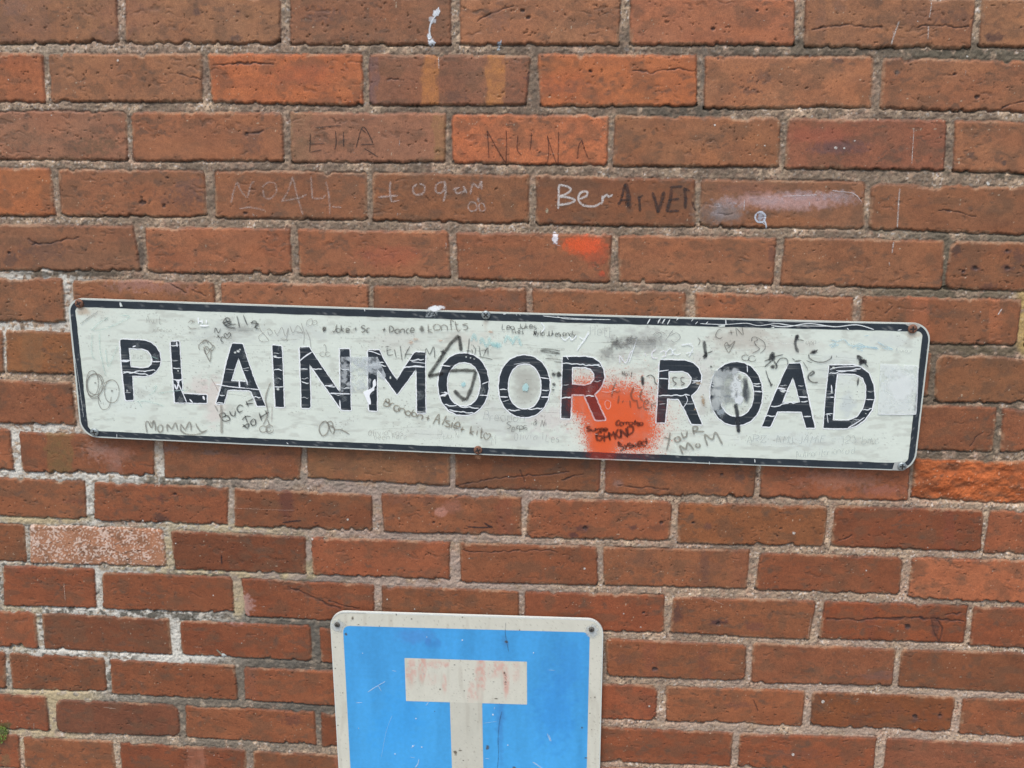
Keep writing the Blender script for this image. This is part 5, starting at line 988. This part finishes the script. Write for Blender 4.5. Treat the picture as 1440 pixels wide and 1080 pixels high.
for x, y, rx, ry in ((645,304,1.6,.8),(700,330,1.2,.6),(740,350,1,.7),(695,382,1,1),(572,428,1.2,1.2),(695,436,1.3,1),(842,390,1.5,.6),(855,475,3,1),(1290,622,1.2,1.2),(898,345,1.5,2.2),(650,748,3,3.5),(675,738,3,1),(812,720,2.6,3.6),(42,215,1,1),(80,446,1,1),(42,322,1,1),(265,108,1,1),(428,72,1,1),(685,64,1.4,.8),(350,50,.9,1.2),(975,128,1,1),(1355,468,1,1),(1330,550,1,1),(1310,775,2.5,1),(95,150,2,2),(948,824,3,1.5),(55,610,1,1),(545,540,.8,.8),(905,188,2.4,2),(130,68,1.5,2),(160,100,1,.7),(1335,470,.7,.7),(1340,632,.6,1),(1352,700,.7,.7),(690,788,1.2,.8)): s_.blob(*T(tt, [(x,y)])[0], rx, ry, (98,88,74), .7, .5, .4, step=.5)
s_.stroke(T(tt, [(905,90),(902,140),(910,190),(920,240)]), 1.0, (70,80,96), .5, dry=.7); s_.stroke(T(tt, [(885,540),(872,600),(866,680),(868,760),(862,828)]), 1.3, (60,84,112), .5, dry=.7)
s_.stroke(T(tt, [(20,80),(60,48),(100,42),(200,45)]), .8, (96,90,80), .5, dry=.8)
done(s_, tsign, 'dirt_marks', True)
for x, y in ((474.2, 878.2), (831.8, 885)):
    s_ = Ink(HT, 0.0006, MAT_PAINT); s_.label = 'greyish glue ring round the screw'; s_.blob(x+1, y+2, 10, 10, (196,200,196), .8, .3, .5); done(s_, tsign, 'glue_ring')
    screw(tsign, x, y, 4.3, HT+0.0009, metal_mat('dull_grey_screw', (104, 100, 92), 1), True, 15, .0026)

# ------------------------------------------------------------------ marks on the bricks
CH = (200, 182, 170)
def wgroup(label, mat=MAT_CHALK): return Ink(None, 0.0005, mat), label
def wdone(g_, name='graffiti', stuff=False): g_[0].build(name, wall, g_[1], stuff=stuff)
g_ = wgroup('thin black scratched name on an olive brick', MAT_INK); K = (0, 0, 3.0)
for p in ([(1330,540),(1390,533),(1440,530)], [(1310,562),(1308,610),(1306,642)], [(1308,608),(1372,605)], [(1308,642),(1358,632)], [(1415,552),(1418,600),(1412,632)]): g_[0].stroke(T(K, p), 1.3, (52,44,40), .85)
K2 = (480, 0, 3.0)
for p in ([(8,555),(10,620)], [(62,625),(92,535),(135,605)], [(82,610),(140,608)], [(95,625),(155,662)], [(85,545),(105,560)]): g_[0].stroke(T(K2, p), 1.3, (52,44,40), .85)
wdone(g_)
g_ = wgroup('thin black letters on the bright orange brick', MAT_INK)
for p in ([(622,668),(620,610),(615,550)], [(616,552),(655,625),(694,690)], [(694,692),(697,610),(695,550)], [(745,570),(742,630),(760,655)], [(802,560),(800,605),(795,635)], [(868,685),(875,640),(870,570)], [(868,572),(890,640),(912,702)], [(914,700),(916,600),(917,555)], [(998,668),(1000,620),(1015,590)], [(1015,590),(1030,640),(1042,668)], [(1042,668),(1055,670)], [(502,650),(530,645)]): g_[0].stroke(T(K2, p), 1.4, (70,38,32), .8, dry=.5)
wdone(g_)
g_ = wgroup('faint chalk capitals on a brick')
for p in ([(975,858),(985,810),(1000,765)], [(1000,768),(1020,810),(1045,835)], [(1045,835),(1058,780),(1075,765)], [(1105,790),(1130,770),(1160,775),(1165,810),(1140,838),(1115,830),(1110,800)], [(1188,852),(1215,805),(1235,745)], [(1235,745),(1255,830),(1278,905)], [(1190,848),(1260,835),(1295,820)], [(1312,745),(1318,840)], [(1320,838),(1360,835),(1375,820)], [(1375,765),(1388,830),(1392,905)], [(1010,880),(1060,875),(1120,888)], [(1065,900),(1075,915)], [(1400,872),(1440,875)]): g_[0].stroke(T(K, p), 2.3, CH, .62, dry=.9)
wdone(g_)
g_ = wgroup('chalk name with two small rings beneath')
for p in ([(208,765),(205,810),(212,852)], [(155,832),(200,828),(240,825)], [(212,852),(245,845)], [(320,775),(302,795),(312,820),(345,815),(352,785),(330,775)], [(432,768),(405,775),(398,805),(420,815),(438,785),(435,765),(440,810),(430,852)], [(470,800),(495,790)], [(500,790),(480,800),(490,815),(520,805),(515,785),(530,815)], [(545,820),(550,790),(560,770)], [(560,775),(580,790),(590,765),(592,800)], [(545,850),(535,870),(545,890),(570,885),(568,860),(545,850)], [(590,855),(580,870),(588,890),(605,885),(603,865),(590,855)], [(575,830),(580,855)], [(238,898),(236,910)]): g_[0].stroke(T(K2, p), 2.7 if p[0][1] < 840 else 1.9, (206,190,180), .8, dry=.8)
wdone(g_)
g_ = wgroup('bright white chalk name in front of the black letters')
for p in ([(918,780),(917,830),(915,882)], [(916,780),(950,785),(968,800),(945,820),(918,828)], [(920,830),(955,832),(985,845),(960,858),(918,865)], [(1005,840),(1035,825),(1035,808),(1010,812),(1000,840),(1020,865),(1065,870),(1095,855)], [(1100,825),(1102,845),(1098,862)], [(1100,840),(1118,822),(1130,830),(1145,820)]): g_[0].stroke(T(K2, p), 2.8, (236,228,220), .95, dry=.5)
g_[0].blob(*T(K2, [(868,888)])[0], 2.2, 3.6, (190,180,150), .8, .4, .5)
wdone(g_)
g_ = wgroup('smudged black marker capitals at the brick end', MAT_INK)
for p, w_ in [([(1168,865),(1180,840),(1198,775)],3.5), ([(1198,772),(1210,820),(1215,880)],5.5), ([(1175,845),(1215,842)],3), ([(1200,850),(1212,870)],5), ([(1255,825),(1258,860),(1260,892)],3.4), ([(1258,835),(1272,822)],2.2), ([(1312,810),(1325,850),(1335,898)],3.8), ([(1335,898),(1350,850),(1362,808)],4.6), ([(1392,795),(1388,840),(1372,895)],4.2), ([(1385,790),(1440,785)],3), ([(1378,845),(1425,838)],3), ([(1375,892),(1425,888)],3), ([(1448,790),(1452,840),(1450,880)],4), ([(1450,795),(1470,805)],3), ([(1480,850),(1495,890)],3)]: g_[0].stroke(T(K2, p), w_, (52,44,42), .88, dry=.6)
wdone(g_)
g_ = wgroup('white chalk strokes and specks')
K3 = (960, 0, 3.0)
for p, w_ in [([(912,90),(895,135),(878,190)],1.8), ([(1050,0),(1045,40),(1038,75)],1.3), ([(1036,110),(1033,165)],1.6), ([(915,795),(910,860),(905,960)],2.0), ([(890,1020),(882,1068)],1.8), ([(870,1105),(874,1122)],1.2), ([(975,540),(965,690)],1.2), ([(1195,295),(1192,318)],.8), ([(885,130),(890,150)],1)]: g_[0].stroke(T(K3, p), w_, (214,206,196), .8, dry=.7)
for p, w_ in [([(410,238),(412,290)],1.4), ([(247,590),(245,615)],1), ([(442,1020),(443,1045)],.8)]: g_[0].stroke(T(K2, p), w_, (214,204,194), .8, dry=.6)
K4 = (0, 800, 3.858)
for p, w_ in [([(348,75),(356,168)],.9), ([(185,835),(186,878)],.9), ([(1015,975),(1018,990)],.8), ([(1420,205),(1439,206)],1), ([(560,748),(630,758)],.7), ([(370,415),(375,425)],1.2), ([(1050,420),(1090,425)],.5)]: g_[0].stroke(T(K4, p), w_, (206,186,166), .8, dry=.6)
for p, w_ in [([(1350,1005),(1335,1032)],1.6), ([(120,780),(220,800)],0)]:
    if w_: g_[0].stroke([(1409,434),(1403,443)], w_, (224,216,206), .9)
for p, w_ in [([(973,834),(1000,843),(1018,850)],.8), ([(1140,868),(1138,880),(1136,896)],.8), ([(1230,879),(1240,882)],.8), ([(800,757),(870,752)],0), ([(320,714),(395,717),(414,717)],.7), ([(720,1000),(724,998)],1), ([(1,1),(2,2)],0)]:
    if w_: g_[0].stroke(p, w_, (210,180,160), .6, dry=.6)
wdone(g_, 'chalk_mark')
g_ = wgroup('white specks scattered over the bricks')
r2 = np.random.RandomState(12)
SP = [(201,732,1.6),(1116,749,2.4),(1218,802,1.0),(822,799,1.6),(439,758,1.8),(489,730,1.8),(640,1010,1),(1157,986,2.2),(1115,1060,2.2),(913,993,1.4),(877,863,1.4),(901,882,1),(247,764,1),(340,904,1),(300,837,1),(1320,1020,0),(916,705,1.2),(660,785,1.0),(545,842,1.2),(583,856,1),(1005,176,1.4),(1175,208,2.2),(1187,208,1.8),(1202,198,1.4),(166,85,1.8),(12,112,1),(72,162,1),(1075,205,1.2),(1290,30,1),(640,15,1),(1361,79,1.6),(1390,258,3.0),(715,670,.8),(752,675,.8)]
for x, y, r in SP:
    if r: g_[0].blob(x, y, r, r, (226,220,208), .95, .3, .7, step=.45)
for k in range(150):
    x, y = r2.uniform(0, 1440), r2.uniform(0, 1080)
    g_[0].blob(x, y, r2.uniform(.4, .9), r2.uniform(.4, .8), (216,204,190), r2.uniform(.5, .9), .4, .6, step=.45)
wdone(g_, 'paint_specks', True)
g_ = wgroup('white paint drips running over the bricks', MAT_PAINT)
G = g_[0]
def pblob(x, y, rx, ry, a=.95, ang=0, col=(228,231,232), hard=.6): G.blob(x, y, rx, ry, col, a, .35, hard, ang, step=.6, grain=2.5)
pblob(614, 18, 7, 5, .9, -45); pblob(608, 28, 5, 6, .5, -60); pblob(607, 60, 6, 6.5, .97); pblob(604, 52, 3.5, 5, .97); G.stroke([(617,10),(614,20),(607,30),(604,42),(605,52)], 2.0, (222,226,228), .9); G.stroke([(606,36),(603,42)], 1.2, (222,226,228), .8)
pblob(702, 62, 3.4, 4.5, .7, 20, (196,206,214)); pblob(701, 69, 2.6, 2, .6, 0, (200,206,206)); G.stroke([(705,56),(703,64),(699,71)], 1.4, (196,206,214), .7)
pblob(781, 336, 4.6, 8, .97, 10, (226,218,218)); G.stroke([(782,344),(789,346)], .6, (220,210,206), .8); pblob(780, 330, 3.6, 4, .95, 0, (230,222,222))
G.stroke([(1064,300),(1070,298),(1076,303),(1074,311),(1066,312),(1062,306),(1064,300)], 2.4, (200,206,214), .9); pblob(1070, 305, 6, 6.5, .6, 0, (186,190,200), .3); G.stroke([(1074,308),(1077,315),(1078,322)], 2.0, (206,212,218), .9); G.stroke([(1068,310),(1076,316)], 1, (206,212,218), .8)
pblob(315, 921, 4, 2.6, .9, 20, (210,214,208)); G.stroke([(305,913),(312,920)], 2.4, (150,150,130), .7)
wdone(g_, 'paint_splash')
g_ = wgroup('small black marker arrow', MAT_INK)
for p, w_ in [([(657,740.5),(675,741.5),(690,741)],1.8), ([(681,735),(687,739),(693,741.5)],2.4), ([(397,735),(410,733),(424,732)],1.8), ([(441,735),(447,735)],1.2), ([(311,780),(312,793)],1.8)]: g_[0].stroke(p, w_, (44,38,42), .9)
wdone(g_)
g_ = wgroup('chalk smear with specks on a purple brick')
G = g_[0]
for x, y, rx, ry, a in ((1180,275,28,9,.45),(1130,275,40,8,.35),(1080,282,30,8,.35),(1020,286,24,10,.35),(1010,300,10,8,.3)): G.blob(x, y, rx, ry, (204,188,188), a, .6, .1, grain=5)
for p in ([(1047,280),(1046,296)], [(1010,285),(1012,292)], [(1032,285),(1036,287)], [(1138,283),(1139,290)], [(1080,276),(1084,278)], [(1170,268),(1200,272),(1212,284)], [(1100,276),(1150,274)]): G.stroke(p, 1.2, (220,214,212), .8, dry=.6)
wdone(g_, 'chalk_smear')

# ------------------------------------------------------------------ moss in the joint at the left edge
x0, z0 = unproj(5, 1030)
moss = thing('moss_tuft', (float(x0), -0.004, float(z0)), 'small green tuft of moss growing from a mortar joint at the left edge', 'moss')
MV = []; MF = []; MC = []; r3 = np.random.RandomState(5)
for k in range(900):
    t = r3.uniform(0, 1); ang = r3.uniform(0, 2*math.pi); rr = math.sqrt(r3.rand())
    cxp = -3+rr*15*math.cos(ang)*(1 if math.cos(ang) > 0 else 1.6); cyp = 1032+rr*13*math.sin(ang)-0.3*cxp
    ax, az = unproj(cxp, cyp); d_ = 0.002+0.008*(1-rr)*r3.rand(); l = r3.uniform(.0012, .003); a1 = r3.uniform(0, 2*math.pi); el = r3.uniform(-.5, .9)
    dx, dz, dy = math.cos(a1)*l, math.sin(a1)*l, -abs(math.sin(el))*l; nx, nz = -math.sin(a1)*l*.3, math.cos(a1)*l*.3; b = len(MV)
    hh = float(wall_h(np.array(ax), np.array(az)))
    base = np.array([ax, -hh-d_, az]); MV += [base, base+np.array([dx*.5+nx, dy*.5, dz*.5+nz]), base+np.array([dx, dy, dz]), base+np.array([dx*.5-nx, dy*.5, dz*.5-nz])]
    MF.append((b, b+1, b+2, b+3)); c = lin((88, 118, 44) if r3.rand() < .6 else (124, 140, 60))*r3.uniform(.6, 1.2); MC += [c]*4
MAT_MOSS = attr_mat('moss_leaf', rough=.8, nscale=500, namp=.2)
mesh_np('moss_leaves', np.array(MV), np.array(MF), MAT_MOSS, moss, {'tint': ('FLOAT_COLOR', np.array(MC))}, smooth=False)

finish()
